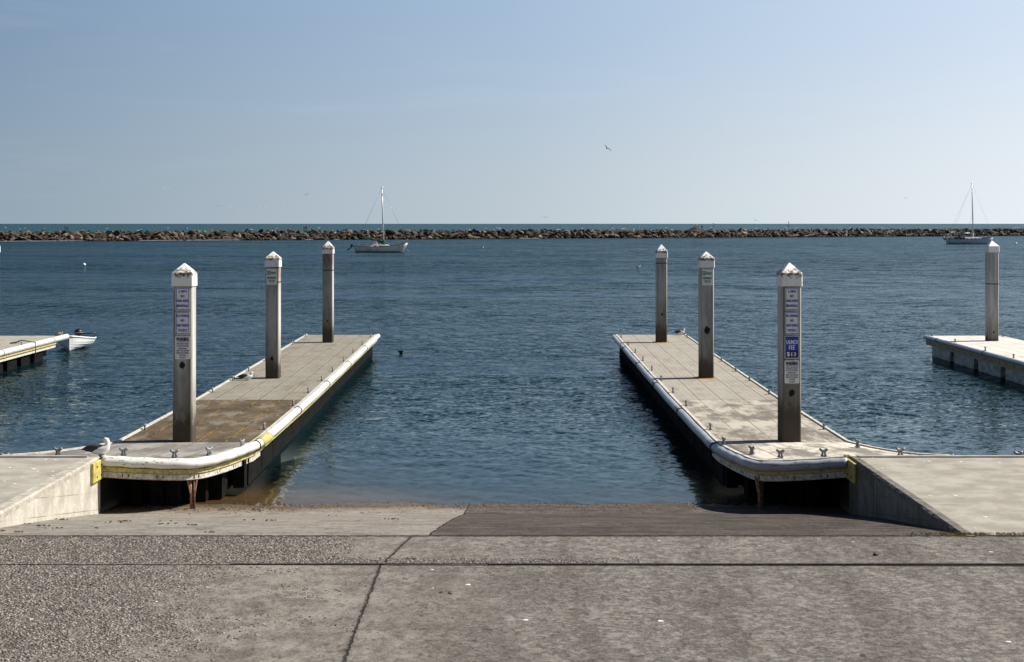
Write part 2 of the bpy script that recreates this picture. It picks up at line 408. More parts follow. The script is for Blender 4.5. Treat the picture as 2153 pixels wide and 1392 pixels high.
# pilings
def pile_mat(name, spot, spotr, stain_top, rust_top=None, band=None, tone=1.0, seed=0):
    s = NT(name); p = s.obj(); x, y, z = s.sep(p)
    pp = s.scale(p, (1, 1, 1), (seed * 3.1, seed * 1.7, seed))
    a = s.noise(s.scale(pp, (3, 3, .6)), 1.4, 7, .62); b = s.noise(pp, 55, 5, .7)
    L = tuple(k * tone for k in (.42, .425, .42)); D = tuple(k * tone for k in (.26, .26, .25))
    c = s.mix(s.mapr(a, .35, .65), D, L)
    c = s.mix(s.mapr(b, .55, .75, 0, .3), c, (.12, .11, .1))
    run = s.noise(s.scale(pp, (9, 9, .35)), 1.2, 6, .6)
    c = s.mix(s.mapr(run, .56, .74, 0, .55), c, (.13, .115, .095))
    # edges darker brown
    ex = s.m('MULTIPLY', s.mapr(s.m('ABSOLUTE', x), .11, .16, 0, .5), s.mapr(s.m('ABSOLUTE', x), .175, .185, 1, 0))
    c = s.mix(s.m('MULTIPLY', ex, s.mapr(run, .35, .6)), c, (.14, .11, .08))
    c = s.mix(s.m('MULTIPLY', s.mapr(s.m('ABSOLUTE', x), .175, .19), s.mapr(run, .35, .65, .85, .35)), c, (.64, .61, .53))  # side faces tinted pale cream to carry the sunlight
    # dark algae at the foot
    n = s.noise(s.scale(pp, (4, 4, 1.6)), 1.8, 8, .75)
    f = s.mapr(s.m('ADD', z, s.m('MULTIPLY', n, 1.1)), stain_top + .98, stain_top + .52, 0, .94)
    c = s.mix(f, c, (.017, .013, .008))
    f2 = s.mapr(s.m('ADD', z, s.m('MULTIPLY', n, 1.4)), stain_top + 2.2, stain_top + 1.0, 0, .55)
    c = s.mix(f2, c, (.10, .085, .065))
    if rust_top is not None:
        rz = s.m('SUBTRACT', rust_top, z)
        rn = s.noise(s.scale(pp, (10, 10, .8)), 1.0, 6, .6)
        rf = s.mapr(s.m('SUBTRACT', rz, s.m('MULTIPLY', rn, 1.7)), -.15, -.85, 0, .7)
        c = s.mix(s.m('MULTIPLY', rf, s.mapr(s.noise(s.scale(pp, (8, 8, 1.5)), 1.5, 6, .7), .38, .58, .25, 1)), c, (.15, .068, .028))
    if band is not None:
        bf = s.mapr(s.m('ABSOLUTE', s.m('SUBTRACT', s.m('ADD', z, s.m('MULTIPLY', s.m('SUBTRACT', b, .5), .01)), band)), .012, .03, .85, 0)
        c = s.mix(bf, c, (.03, .025, .02))
    # bolt-hole blotch
    d = s.m('SQRT', s.m('ADD', s.m('POWER', x, 2), s.m('POWER', s.m('MULTIPLY', s.m('SUBTRACT', z, spot), .8), 2)))
    d = s.m('ADD', d, s.m('MULTIPLY', s.m('SUBTRACT', s.noise(pp, 14, 6, .75), .5), spotr * 1.8))
    c = s.mix(s.mapr(d, spotr * .8, spotr * 1.25, .96, 0), c, (.012, .01, .009))
    s.bsdf(c, .92, s.bump(s.m('ADD', b, a), .5, .008), 0, .08)
    return s.mat
def cap_mat(name, sh, amt, tint, seed):
    s = NT(name); p = s.obj(); x, y, z = s.sep(p)
    pp = s.scale(p, (1, 1, 1), (seed * 2.3, seed, seed * 5.1))
    n = s.noise(pp, 16, 9, .78); n2 = s.noise(pp, 5, 3)
    reg = s.mapr(s.m('ABSOLUTE', s.m('SUBTRACT', z, sh + .015)), .03, .15, 1, 0)
    f = s.mapr(s.m('ADD', n, s.m('ADD', s.m('MULTIPLY', reg, .17), s.m('MULTIPLY', s.m('SUBTRACT', n2, .5), .25))), .69 - amt, .74 - amt, 0, .93)
    c = s.mix(f, (.80, .80, .79), s.mix(s.mapr(s.noise(pp, 22, 4), .4, .6), (.05, .045, .035), tint))
    drip = s.noise(s.scale(pp, (14, 14, 1.2)), 1.1, 5)
    c = s.mix(s.m('MULTIPLY', s.mapr(drip, .58, .7, 0, .45), s.mapr(z, sh + .02, sh - .02)), c, (.30, .27, .22))
    s.bsdf(c, .55, s.bump(n, .2, .004), 0, .4)
    return s.mat

def rock_mat():
    s = NT('breakwater_boulder_stone'); p = s.pos(); z = s.sep(p)[2]
    at = s.n('ShaderNodeAttribute', attribute_name='tone').outputs['Color']
    n = s.noise(p, .9, 8, .7); n2 = s.noise(p, .35, 3)
    c = s.mix(s.mapr(n, .35, .7), s.mix(1.0, at, (.42, .40, .38), 'MULTIPLY'), at)
    wet = s.mapr(s.m('ADD', z, s.m('MULTIPLY', n2, 1.2)), 1.9, 1.0)
    c = s.mix(s.m('MULTIPLY', wet, .6), c, s.mix(1.0, c, (.95, .60, .36), 'MULTIPLY'))
    c = s.mix(s.mapr(s.m('ADD', z, s.m('MULTIPLY', n2, .5)), .75, .45), c, (.03, .026, .02))
    s.bsdf(c, .9, s.bump(n, .8, .15), 0, .2)
    return s.mat
M['rock'] = rock_mat()

# ------------------------------------------------------------------ SETTING
WL, WR = -7.51, 6.15          # ramp side walls
YC, YW = 19.4, 25.93          # crest, quay edge
Q = 1.10
def ramp_z(y):
    if y <= YC: return Q
    t = y - YC
    if y <= YW:
        u = t / (YW - YC); return Q - 1.04 * (u * .90 + .10 * u * u)
    return .06 - .047 * (y - YW) if y < 27.4 else -.009 - .047 * (y - 27.4) - .035 * (y - 27.4) ** 2 if y < 29 else -.174 - .13 * (y - 29)
mb = MB()
ys = [-25, -8, 4, 10, 13, 16, 17.5, 18.5, 19.0, YC] + [YC + (YW - YC) * k / 14 for k in range(1, 15)] + [26.4, 26.9, 27.4, 27.8, 28.2, 28.6, 29, 31, 34, 38, 44, 60, 90]
for i in range(len(ys) - 1):
    y0, y1 = ys[i], ys[i + 1]
    xs = [-70, WL - .21, WL, -4, 0, 3, WR, WR + .15, 70] if y1 <= YC + 1e-6 else list(np.linspace(WL - .02, WR + .02, 60))
    for k in range(len(xs) - 1):
        def und(x, y): return ramp_z(y) + (noise.noise(Vector((x * .55, y * .3, 2))) * .016 + noise.noise(Vector((x * 2.2, y, 7))) * .006 - .0016 * abs(x + .5)) * min(1, max(0, (y - 23) / 3))
        mb.add([(xs[k], y0, und(xs[k], y0)), (xs[k + 1], y0, und(xs[k + 1], y0)), (xs[k + 1], y1, und(xs[k + 1], y1)), (xs[k], y1, und(xs[k], y1))], [(0, 1, 2, 3)])
g = mb.build('ground', M['apron']); tag(g, kind='structure')
bm = bmesh.new(); bm.from_mesh(g.data); bmesh.ops.remove_doubles(bm, verts=bm.verts, dist=.001); bm.to_mesh(g.data); bm.free()

# trench joint across the apron: a steel-edged slot
mb = MB()
random.seed(3)
segs = []
x = -9.0
while x < 9.0:
    l = random.uniform(.5, 1.3)
    yy = 17.70 - (x + 5) * .0052
    th = .007 if x < 0 else (.008 if x < 3.6 else .026)
    if x < 3 and random.random() < .3: th = .003
    mb.box((x + l / 2, yy + random.uniform(-.004, .004), Q + .004), (l, th * random.uniform(.7, 1.3), .008), 0, 0)
    x += l
o = mb.build('drain_channel', M['dark']); tag(o, 'thin dark drainage slot crossing the whole concrete apron', 'drain')
mb = MB(); mb.box((4.2, 17.705, Q + .010), (9.0, .012, .02)); mb.box((-1.0, 17.735, Q + .006), (5.0, .008, .012))
mb.build('metal_edge', M['steel_dark'], o)

for sgn in (-1, 1):
    x0, x1 = (-70, WL - .20) if sgn < 0 else (WR + .14, 70)
    mb = MB(); mb.box(((x0 + x1) / 2, (YC + YW) / 2 + .01, Q / 2 - 1), (x1 - x0, YW - YC - .02, Q + 2))
    p = mb.build('pavement', M['quay']); tag(p, kind='structure')
    mb = MB(); mb.box(((x0 + x1) / 2, YW - .06, Q + .012), (x1 - x0, .13, .03)); mb.build('edge_kerb', M['quay_edge'], p)

def wall(sgn, name_label, mw, mc):
    xi = WL if sgn < 0 else WR
    root = empty('retaining_wall', (xi, YW, 0), name_label, 'wall', 'side walls of the launch ramp')
    mb = MB(); w = .14 if sgn > 0 else .20
    N = 26; ring = []
    random.seed(11 + sgn)
    for i in range(N + 1):
        y = -.0 - (YW - YC + .25) * i / N
        zz = Q - .015 - (0 if sgn > 0 else .0)
        ring.append([(0, y, -1.5), (0, y, zz), (sgn * w, y, zz), (sgn * w, y, -1.5)])
    mb.loft([[Vector(v) for v in r] for r in ring], 0, True, False)
    mb.build('wall_body', mw, root)
    mb = MB(); rings = []
    N = 90
    for i in range(N + 1):
        y = -(YW - YC + .1) * i / N
        j = noise.noise(Vector((0, y * 2.3, 5 + sgn))) * (.012 if sgn > 0 else .025); k = noise.noise(Vector((3, y * 3.1, sgn))) * .03
        d = .07 + (.05 * max(0, noise.noise(Vector((7, y * 1.1, sgn)))) if sgn < 0 else 0)
        rings.append([Vector(v) for v in [(-sgn * .006, y, Q - .012 - d), (-sgn * (.006) + sgn * abs(j) * .5, y, Q - .02), (sgn * (.02 + abs(k)), y, Q + .010), (sgn * w, y, Q + .010), (sgn * w, y, Q - .012 - d)]])
    mb.loft(rings, 0, True, False); mb.build('coping', mc, root)
    # yellow boards bolted round the outer corner
    bo = MB(); bo.box((-sgn * .035, -.42 + .13, .94 - .05), (.05, .62, .36)); b = bo.build('yellow_board', M['yellow'], root); bevel(b, .012)
    bb = MB()
    for dy in (-.15, -.4):
        for dz in (.80, .98): bb.tube([(-sgn * .055, dy, dz), (-sgn * .07, dy, dz)], .018, 8)
    bb.build('bolt', M['dark'], b)
    bo = MB(); bo.box((-sgn * .03, .055, .93), (.10, .09, .40)); b = bo.build('corner_post', M['yellow'], root); bevel(b, .012)
    return root
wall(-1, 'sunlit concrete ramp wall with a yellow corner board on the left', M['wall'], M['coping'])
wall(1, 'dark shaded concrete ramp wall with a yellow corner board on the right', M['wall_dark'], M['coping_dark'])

# ------------------------------------------------------------------ DOCKS
def catm(pts, n=6): return spline([Vector((a, b, 0)) for a, b in pts], n)
def mir(pts): return pts
def deck_z(y):
    if y < 36.7: return .89 - .09 * (y - 29) / 7.7
    if y < 42: return .80 - .02 * (y - 36.7) / 5.3
    return .78 - .03 * (y - 42) / 16.8

def make_cleat_mesh():
    mb = MB()
    mb.box((0, 0, .008), (.11, .07, .016))
    for sx in (-1, 1):
        mb.tube([(sx * .036, 0, .01), (sx * .022, 0, .06), (sx * .03, 0, .115)], [.026, .019, .024], 8)
    mb.tube([(-.082, 0, .148), (-.062, 0, .135), (-.034, 0, .116), (0, 0, .108), (.034, 0, .116), (.062, 0, .135), (.082, 0, .148)], [.018, .027, .030, .026, .030, .027, .018], 8)
    o = mb.build('cleat', M['galv']); return o
CLEAT = make_cleat_mesh(); CLEAT_USED = [False]
def put_cleat(parent, x, y, z, rz, s=1.0):
    s *= .86
    if not CLEAT_USED[0]: c = CLEAT; CLEAT_USED[0] = True
    else:
        c = CLEAT.copy(); col.objects.link(c)
    c.parent = parent; c.location = (x, y, z); c.rotation_euler = (0, 0, rz); c.scale = (s, s, s)
    return c

def dock(label, sgn, XO, XI, outerpoly, innerpoly, zfun, mats, side_bumper, inner_cleats, outer_cleats, plat_cleats, open_cleats):
    root = empty('floating_dock', (0, 0, 0), label, 'dock', 'floating docks')
    # platform next to the quay
    ia = catm(innerpoly, 8); oa = catm(outerpoly, 8)
    n = 48
    def samp(a, t):
        k = t * (len(a) - 1); i = min(int(k), len(a) - 2); return a[i].lerp(a[i + 1], k - i)
    # resample by a common parameter
    mb = MB(); rows = []
    for i in range(n + 1):
        t = i / n; a = samp(ia, t); b = samp(oa, t); row = []
        for k in range(13):
            p = a.lerp(b, k / 12); p.z = zfun(p.x, p.y); row.append(p)
        rows.append(row)
    N = 13
    mb.add([p for r in rows for p in r], [(i * N + k, i * N + k + 1, (i + 1) * N + k + 1, (i + 1) * N + k) for i in range(n) for k in range(N - 1)], 0, True)
    o = mb.build('hinged_platform', mats['plate'], root)
    sm = o.modifiers.new('s', 'SOLIDIFY'); sm.thickness = .06; sm.offset = -1
    # make sure it thickens downward
    if o.data.polygons[0].normal.z < 0: o.data.flip_normals()
    # deck sections
    for (y0, y1, key, nm) in ((29.035, 36.7, 'grate', 'grated_deck'), (36.715, 42.35, 'plank', 'planked_deck'), (42.38, 55.1, 'plank', 'planked_deck'), (55.13, 58.8, 'plank', 'planked_deck')):
        mb = MB(); m = 1; rings = []
        for i in range(m + 1):
            y = y0 + (y1 - y0) * i / m; z = deck_z(y)
            a, b = sorted((XO(y), XI(y)))
            rings.append([Vector((a, y, z - .07)), Vector((a, y, z)), Vector((b, y, z)), Vector((b, y, z - .07))])
        mb.loft(rings, 0, True, False); mb.build(nm, mats[key], root)
    # inner edge path, far end -> quay corner
    path = [Vector((XI(y), y, deck_z(y))) for y in np.linspace(58.85, 29.6, 40)]
    tail = [samp(ia, 1 - t) for t in np.linspace(.03, 1, 40)]
    for p in tail: p.z = zfun(p.x, p.y)
    full = path + tail
    # travel is toward the viewer; outside lies toward the channel
    side = 1 if sgn < 0 else -1          # channel is +X for the left dock
    def prof(lst): return [(-side * a, b) for a, b in lst]
    off = []
    for i, p in enumerate(full):
        d = full[min(i + 1, len(full) - 1)] - full[max(i - 1, 0)]; d.z = 0; d.normalize()
        nr = Vector((-d.y, d.x, 0)) * side          # toward the channel
        off.append(p + nr * .085 + Vector((0, 0, -.055 if sgn < 0 else -.10)))
    mb = MB(); cuts = [0]
    seglen = 0; joints = []
    acc = 0
    random.seed(5)
    start = 0
    for i in range(1, len(off)):
        acc += (off[i] - off[i - 1]).length
        if acc > 5.6 or i == len(off) - 1:
            pts = off[start:i + 1]
            r = .095
            mb.tube([q + Vector((0, 0, .006 * math.sin(k * 1.3))) for k, q in enumerate(pts)], r, 14)
            start = i; acc = 0; joints.append(i)
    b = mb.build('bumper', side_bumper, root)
    jb = MB()
    for i in joints[:-1]:
        d = (off[i + 1] - off[i - 1]).normalized()
        jb.tube([off[i] - d * .012, off[i] + d * .012], .112, 14)
    jb.build('joint_band', M['dark'], b)
    em = MB(); d = (off[-1] - off[-2]).normalized(); em.tube([off[-1] + d * .001, off[-1] + d * .004], .085, 14); em.build('open_end', M['dark'], b)
    # cream strip on the deck along the bumper
    mb = MB(); mb.ribbon(full, prof([(-.045, -.02), (-.045, .012), (.03, .012), (.03, -.02)])); mb.build('edge_strip', M['cream_edge'], root)
    near = [p for p in full if p.y < 29.9]; farp = [p for p in full if p.y > 29.6]
    mb = MB(); mb.ribbon(near, prof([(-.02, -.38), (-.02, -.07), (.02, -.07), (.02, -.38)])); mb.build('side_fascia', M['rust_pale'] if sgn < 0 else M['white_board'], root)
    mb = MB(); mb.ribbon(farp, prof([(-.03, -.30), (-.03, -.07), (.012, -.07), (.012, -.30)])); mb.build('side_timber', M['timber_dark'], root)
    mb = MB(); mb.ribbon(full if sgn < 0 else near, prof([(.022, -.262), (.022, -.165), (.062, -.175), (.062, -.252)])); mb.build('yellow_rub_rail', M['yellow_b'], root)
    mb = MB(); mb.ribbon(near, prof([(.022, -.365), (.022, -.268), (.036, -.268), (.036, -.365)])); wb = mb.build('white_kickboard', M['white_board'], root)
    sb = MB()
    for i in range(2, len(off), 6):
        if full[i].y > 29.8: continue
        d = off[min(i + 1, len(off) - 1)] - off[i - 1]; ang = math.atan2(d.y, d.x); q = full[i]
        nr = Vector((-d.y, d.x, 0)).normalized() * side
        for e in (-.05, .06): sb.box(q + nr * .038 + d.normalized() * e + Vector((0, 0, -.315)), (.018, .006, .05), ang)
    sb.build('slot', M['dark'], wb)
    # yellow band beside the hinge
    i = min(range(len(off)), key=lambda k: abs(off[k].y - 29.4))
    if sgn < 0:
        mb = MB(); mb.tube([off[i] + (off[i + 2] - off[i]).normalized() * t for t in (-.55, -.1, .35)], .109, 14); mb.build('yellow_band', M['yellow_b'], b)
    # outer edge strip
    opath = [Vector((XO(y), y, deck_z(y))) for y in np.linspace(58.8, 29.1, 30)] + [Vector((p.x, p.y, zfun(p.x, p.y))) for p in reversed(oa[:-1])]
    mb = MB(); mb.ribbon(opath, [(-.03, -.10), (-.03, .03), (.035, .03), (.035, -.10)]); mb.build('outer_edge_strip', M['cream_edge'], root)
    # floats, cross beams and added dark blocks that carry the underdeck shade
    mb = MB()
    for y in np.arange(30.0, 58.5, 1.55):
        a, bb = sorted((XO(y), XI(y)))
        for xx in (a + .42, bb - .42):
            mb.box((xx, y, deck_z(y) - .52), (.6, 1.42, .80), 0, 0, .94)
    mb.build('float_drum', M['black_plastic'], root)
    mb = MB()
    for y0, y1 in ((29.3, 36.6), (36.8, 42.3), (42.5, 55.0), (55.2, 58.4)):
        a, bb = sorted((XO(y0), XI(y0))); c_, d_ = sorted((XO(y1), XI(y1)))
        mb.loft([[Vector((a + .75, y0, -.3)), Vector((a + .75, y0, deck_z(y0) - .12)), Vector((bb - .75, y0, deck_z(y0) - .12)), Vector((bb - .75, y0, -.3))],
                 [Vector((c_ + .75, y1, -.3)), Vector((c_ + .75, y1, deck_z(y1) - .12)), Vector((d_ - .75, y1, deck_z(y1) - .12)), Vector((d_ - .75, y1, -.3))]], 0, True, False)
    mb.build('shade_keel_fill', M['dark'], root)  # added dark box along the finger, keeps the underside black
    mb = MB(); xq = (-9.2, -5.95) if sgn < 0 else (4.95, 7.7)
    mb.box(((xq[0] + xq[1]) / 2, 28.12, .22), (xq[1] - xq[0], 1.3, 1.10)); mb.build('dark_underfill', M['dark'], root)  # added dark block, stands in for the shadow beneath the platform
    mb = MB(); mb.box((-8.35 if sgn < 0 else 7.0, 26.75, .22), (1.5 if sgn < 0 else 1.5, 1.4, 1.20)); mb.build('side_shade_block', M['dark'], root)  # added dark block closing the side gap, hides sunlit water behind
    mb = MB()
    for y in np.arange(29.4, 58.5, 1.55):
        a, bb = sorted((XO(y), XI(y))); mb.box(((a + bb) / 2, y - .15, deck_z(y) - .2), (bb - a - .12, .10, .22))
    mb.build('cross_beam', M['dark'], root)
    # slabs under the platform
    mb = MB(); s = sgn
    base = -5.2 if s < 0 else 4.15
    for (dx, dy, h) in ((-.55, 27.9, .62), (-.8, 27.6, .62), (-1.25, 27.2, .80), (-1.52, 27.15, .80), (-1.95, 27.35, .74), (-.25, 28.6, .55), (-.22, 28.9, .55)):
        xx = base + (dx if s < 0 else -dx)
        mb.box((xx, dy, deck_z(29) - .36 - h / 2 + .1), (.22, .5, h), 0, 0, 1.12)
    mb.build('platform_float', M['black_plastic'], root)
    # rusty vee post
    px, py = (-5.98, 26.52) if s < 0 else (4.62, 26.52)
    pm = MB(); z0 = .60
    for k, (dx, bx) in enumerate(((-.075, -.01), (-.03, .0), (.035, .045), (.085, .05))):
        pm.tube([(px + dx, py + .03 * k, z0), (px + bx, py + .02, .28), (px + bx, py + .02, -.25)], .021, 6, k // 2)
    pm.build('support_post', [M['rust_pale'], M['rust']], root)
    # cleats
    ang = math.pi / 2
    for (px, py) in inner_cleats:
        y = None
        # solve depth on the deck surface
        yy = 45.0
        for _ in range(20): yy = (H - deck_z(yy)) * F / (py + 4 - 470)
        put_cleat(root, XI(yy) - side * .10, yy, deck_z(yy) + .012, ang)
    for (px, py) in outer_cleats:
        yy = 45.0
        for _ in range(20): yy = (H - deck_z(yy)) * F / (py + 4 - 470)
        put_cleat(root, XO(yy) + side * .09, yy, deck_z(yy) + .0, ang)
    for (px_, yy, rz) in plat_cleats:
        xx = X_(px_, yy); put_cleat(root, xx, yy, zfun(xx, yy) + .012, rz, 1.12)
    for (px_, yy, zz) in open_cleats:
        put_cleat(root, X_(px_, yy), yy, zz, 0, 1.12)
    return root

# left dock
LXO = lambda y: -8.03 - .0151 * (y - 29)
LXI = lambda y: -5.27 - .012 * (y - 29)
def LZ(x, y): return .89 + .0684 * (29 - y) * min(1, max(0, (-5.2 - x) / 2.3))
RXO = lambda y: 6.86 + .0101 * (y - 29)
RXI = lambda y: 4.20 + .0035 * (y - 29)
def RZ(x, y): return .89 + .0684 * (29 - y) * min(1, max(0, (x - 4.15) / 1.95))
matsL = dict(plank=deck_mat('left_dock_planks', 'plank', (.285, .265, .22), (.185, .165, .13), (.18, .15, .10), .3, -5.27, -.0135, .55),
             grate=deck_mat('left_dock_grating', 'grate', (.165, .118, .062), (.075, .052, .030), (.25, .22, .17), .36, -5.27, -.0135, .95),
             plate=deck_mat('left_dock_platform', 'plate', (.22, .21, .19), (.14, .13, .115), (.33, .31, .28), .5, -5.27, .12, .8))
matsR = dict(plank=deck_mat('right_dock_planks', 'plank', (.365, .34, .29), (.26, .235, .195), (.25, .215, .17), .3, 4.20, .007, .1),
             grate=deck_mat('right_dock_grating', 'grate', (.60, .55, .46), (.42, .38, .315), (.11, .095, .075), .60, 4.20, .007, .12),
             plate=deck_mat('right_dock_platform', 'plate', (.70, .65, .555), (.54, .495, .42), (.11, .095, .08), .62, 4.20, -.10, .12))
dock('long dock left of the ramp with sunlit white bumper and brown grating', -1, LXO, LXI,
     [(-9.3, 25.95), (-8.75, 26.6), (-8.30, 27.7), (-8.05, 29.0)],
     [(WL + .02, 25.95), (-6.8, 26.12), (-5.98, 26.5), (-5.62, 27.4), (-5.42, 28.3), (-5.27, 29.0)],
     LZ, matsL, M['bumper'],
     [(784, 705), (760, 721), (741, 738), (719, 756), (693, 777), (669, 797), (636, 822), (602, 849), (555, 899)],
     [(641, 704), (605, 721), (545, 755), (508, 776), (471, 796), (420, 821), (298, 900)],
     [(509, 28.3, 1.2), (440, 27.15, .9), (367, 26.55, .3), (260, 26.25, .15)],
     [(122, 26.15, 1.08), (10, 26.1, .99)])
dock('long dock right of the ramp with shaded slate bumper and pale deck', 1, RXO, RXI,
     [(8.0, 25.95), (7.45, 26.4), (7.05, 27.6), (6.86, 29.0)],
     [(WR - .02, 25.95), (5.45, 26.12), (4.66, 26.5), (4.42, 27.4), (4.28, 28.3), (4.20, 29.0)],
     RZ, matsR, M['bumper_shade_scuffed'],
     [(1297, 706), (1314, 722), (1330, 738), (1348, 755), (1368, 775), (1387, 796), (1416, 822), (1444, 850), (1483, 900)],
     [(1440, 706), (1523, 756), (1555, 777), (1589, 797), (1631, 825), (1739, 899)],
     [(1522, 28.6, 1.7), (1581, 27.3, 2.2), (1641, 26.6, 2.9), (1732, 26.2, 3.1), (1803, 27.75, 1.8)],
     [(1893, 26.2, 1.07), (1996, 26.1, .97), (2141, 26.1, 1.02)])

# outer docks, left and right
def outer_dock(label, side, xin, fmat, bmat, deckm, cleats, far_cleat, kick):
    """side=+1: channel edge faces -X (right-hand dock); side=-1 mirrored"""
    root = empty('floating_dock', (xin, 58, 0), label, 'dock', 'floating docks')
    z = .77; L0, L1 = 29.0 - 58, 0.0; W = 3.05
    mb = MB(); a, b = (0, W) if side > 0 else (-W, 0)
    for y0, y1 in ((L0, -20.0), (-19.98, -10.5), (-10.48, 0)):
        mb.box(((a + b) / 2, (y0 + y1) / 2, z - .03), (b - a, y1 - y0, .07))
    mb.build('planked_deck', deckm, root)
    s = -side
    mb = MB(); mb.tube([(s * .06, L0, z - .05), (s * .06, (L0) / 2, z - .05), (s * .06, .05 if side > 0 else .25, z - .05)], .085 if side > 0 else .115, 12); bb = mb.build('bumper', bmat, root)
    mb = MB()
    for y in (-1.6, -7.2, -12.8): mb.tube([(s * .06, y - .012, z - .05), (s * .06, y + .012, z - .05)], .096 if side > 0 else .124, 12)
    mb.build('joint_band', M['dark'], bb)
    fe = 0 if side > 0 else -1.2
    mb = MB(); mb.box((s * .02, (L0 + fe) / 2, z - .22), (.06, fe - L0, .26)); mb.box(((a + b) / 2, fe - .03, z - .2), (W - .1, .06, .24)); fa = mb.build('side_fascia', fmat, root)
    if side > 0:
        mb = MB()
        for y in np.arange(-14, -.2, .75): mb.tube([(s * .05, y, z - .24), (s * .062, y, z - .24)], .022, 8)
        mb.build('bolt', M['dark'], fa)
    else:
        mb = MB(); mb.box((s * .07, (L0 + fe) / 2, z - .20), (.05, fe - L0, .07)); mb.build('yellow_rub_rail', M['yellow_b'], root)
        mb = MB(); mb.box((s * .055, (L0 + fe) / 2, z - .32), (.02, fe - L0, .08)); mb.build('white_kickboard', M['white_board'], root)
    mb = MB()
    y = fe - .5
    while y > -28:
        mb.box(((s * -.38), y - 1.25, z - .60), (.7, 2.35 if side > 0 else 1.0, .62)); mb.box((s * -(W - .38), y - 1.25, z - .60), (.7, 2.35, .62))
        y -= 2.85 if side > 0 else 1.45
    mb.build('float_drum', M['float_white'] if side > 0 else M['black_plastic'], root)
    mb = MB(); mb.box(((a + b) / 2, (L0 + fe) / 2, z - .45), (W - .5, fe - L0 - .3, .45)); mb.build('dark_underfill', M['dark'], root)
    for (px, py) in cleats:
        yy = (H - z) * F / (py + 4 - 470); put_cleat(root, side * .14, yy - 58, z + .005, math.pi / 2)
    for (px, py) in far_cleat:
        yy = (H - z) * F / (py + 4 - 470); put_cleat(root, side * (W - .12), yy - 58, z + .005, math.pi / 2)
    return root
deckOuterR = deck_mat('outer_right_planks', 'plank', (.66, .63, .57), (.52, .49, .44), (.40, .37, .33), .2, 16.93, 0)
deckOuterL = deck_mat('outer_left_planks', 'plank', (.38, .36, .31), (.26, .24, .20), (.22, .19, .13), .3, -18.3, 0, .3)
outer_dock('pale dock at the far right edge with tan side boards and floats', 1, 16.93, M['tan'], M['bumper_blue'], deckOuterR, [(1975, 703), (2029, 716), (2087, 733), (2152, 749)], [(2113, 704)], None)
odl = outer_dock('short stretch of dock at the left edge beside the white dinghy', -1, -18.3, M['black_plastic'], M['bumper'], deckOuterL, [(45, 722), (122, 702)], [], None)

# ------------------------------------------------------------------ PILINGS
piles = []
def piling(x, y, base, sh_bot, sh, apex, spot, spotr, st, rust=None, band=None, rz=0, capamt=.0, tint=(.10, .07, .03), tone=1, seed=0, label=''):
    root = empty('piling', (x, y + .20, 0), label, 'piling', 'concrete pilings with white caps', rz)
    w, c = .20, .03
    def ring(w, c, z): return [Vector(v) for v in [(-w + c, -w, z), (w - c, -w, z), (w, -w + c, z), (w, w - c, z), (w - c, w, z), (-w + c, w, z), (-w, w - c, z), (-w, -w + c, z)]]
    mb = MB(); mb.loft([ring(w, c, -2.0), ring(w, c, sh_bot - .005)], 0, True, False)
    mb.build('shaft', pile_mat('piling_concrete_%d' % seed, spot, spotr, st, rust, band, tone, seed), root)
    mb = MB(); W = .222
    mb.loft([ring(W, .02, sh_bot), ring(W, .02, sh_bot + .01), ring(W - .003, .02, sh), ring(W * .97, .02, sh + .012), ring(.012, .004, apex)], 0, True, False)
    mb.build('cap', cap_mat('piling_cap_white_%d' % seed, sh, capamt, tint, seed), root)
    piles.append(root)
    return root
piling(X_(383, 29), 29, .9, 4.07, 4.33, 4.535, 2.46, .055, 1.25, None, None, 0, .06, (.20, .12, .03), 1.0, 1, 'tall piling at the left dock hinge bearing three white signs')
piling(X_(572, 41.9), 41.9, .8, 4.07, 4.32, 4.52, 1.37, .05, 1.05, 4.0, 3.62, 0, .07, (.30, .20, .04), 1.0, 2, 'piling halfway down the left dock with a 15 minute sign')
piling(X_(688.5, 54.8), 54.8, .8, 4.19, 4.42, 4.67, 1.59, .035, 1.15, 4.10, 3.55, 0, .09, (.34, .20, .03), .95, 3, 'piling at the far end of the left dock with rusty top')
piling(X_(1663.5, 29), 29, .9, 4.07, 4.33, 4.545, 1.9, .06, 1.5, None, None, R(3.5), .075, (.16, .07, .03), .84, 4, 'tall piling at the right dock hinge with launch fee sign')
piling(X_(1486.5, 41.9), 41.9, .8, 4.05, 4.32, 4.52, 2.2, .085, 1.15, None, None, R(2), .08, (.12, .10, .05), .95, 5, 'piling halfway down the right dock with a 15 minute sign')
piling(X_(1391.5, 54.8), 54.8, .8, 4.03, 4.28, 4.54, 1.85, .04, 1.2, None, 3.82, R(2.5), .07, (.12, .10, .05), .92, 6, 'piling at the far end of the right dock, orange stain at its foot')
piling(X_(2089, 55.3), 55.3, .8, 4.23, 4.46, 4.68, 1.12, .04, .75, 5.0, 3.0, R(4), -.2, (.2, .2, .2), 1.05, 7, 'clean white capped piling on the pale dock at the far right')
piling(-20.26, 55.3, .8, 4.23, 4.46, 4.68, 1.12, .04, .75, 5.0, 3.0, 0, -.2, (.2, .2, .2), 1.1, 8, 'piling cut by the left edge of the view, on the outer dock')

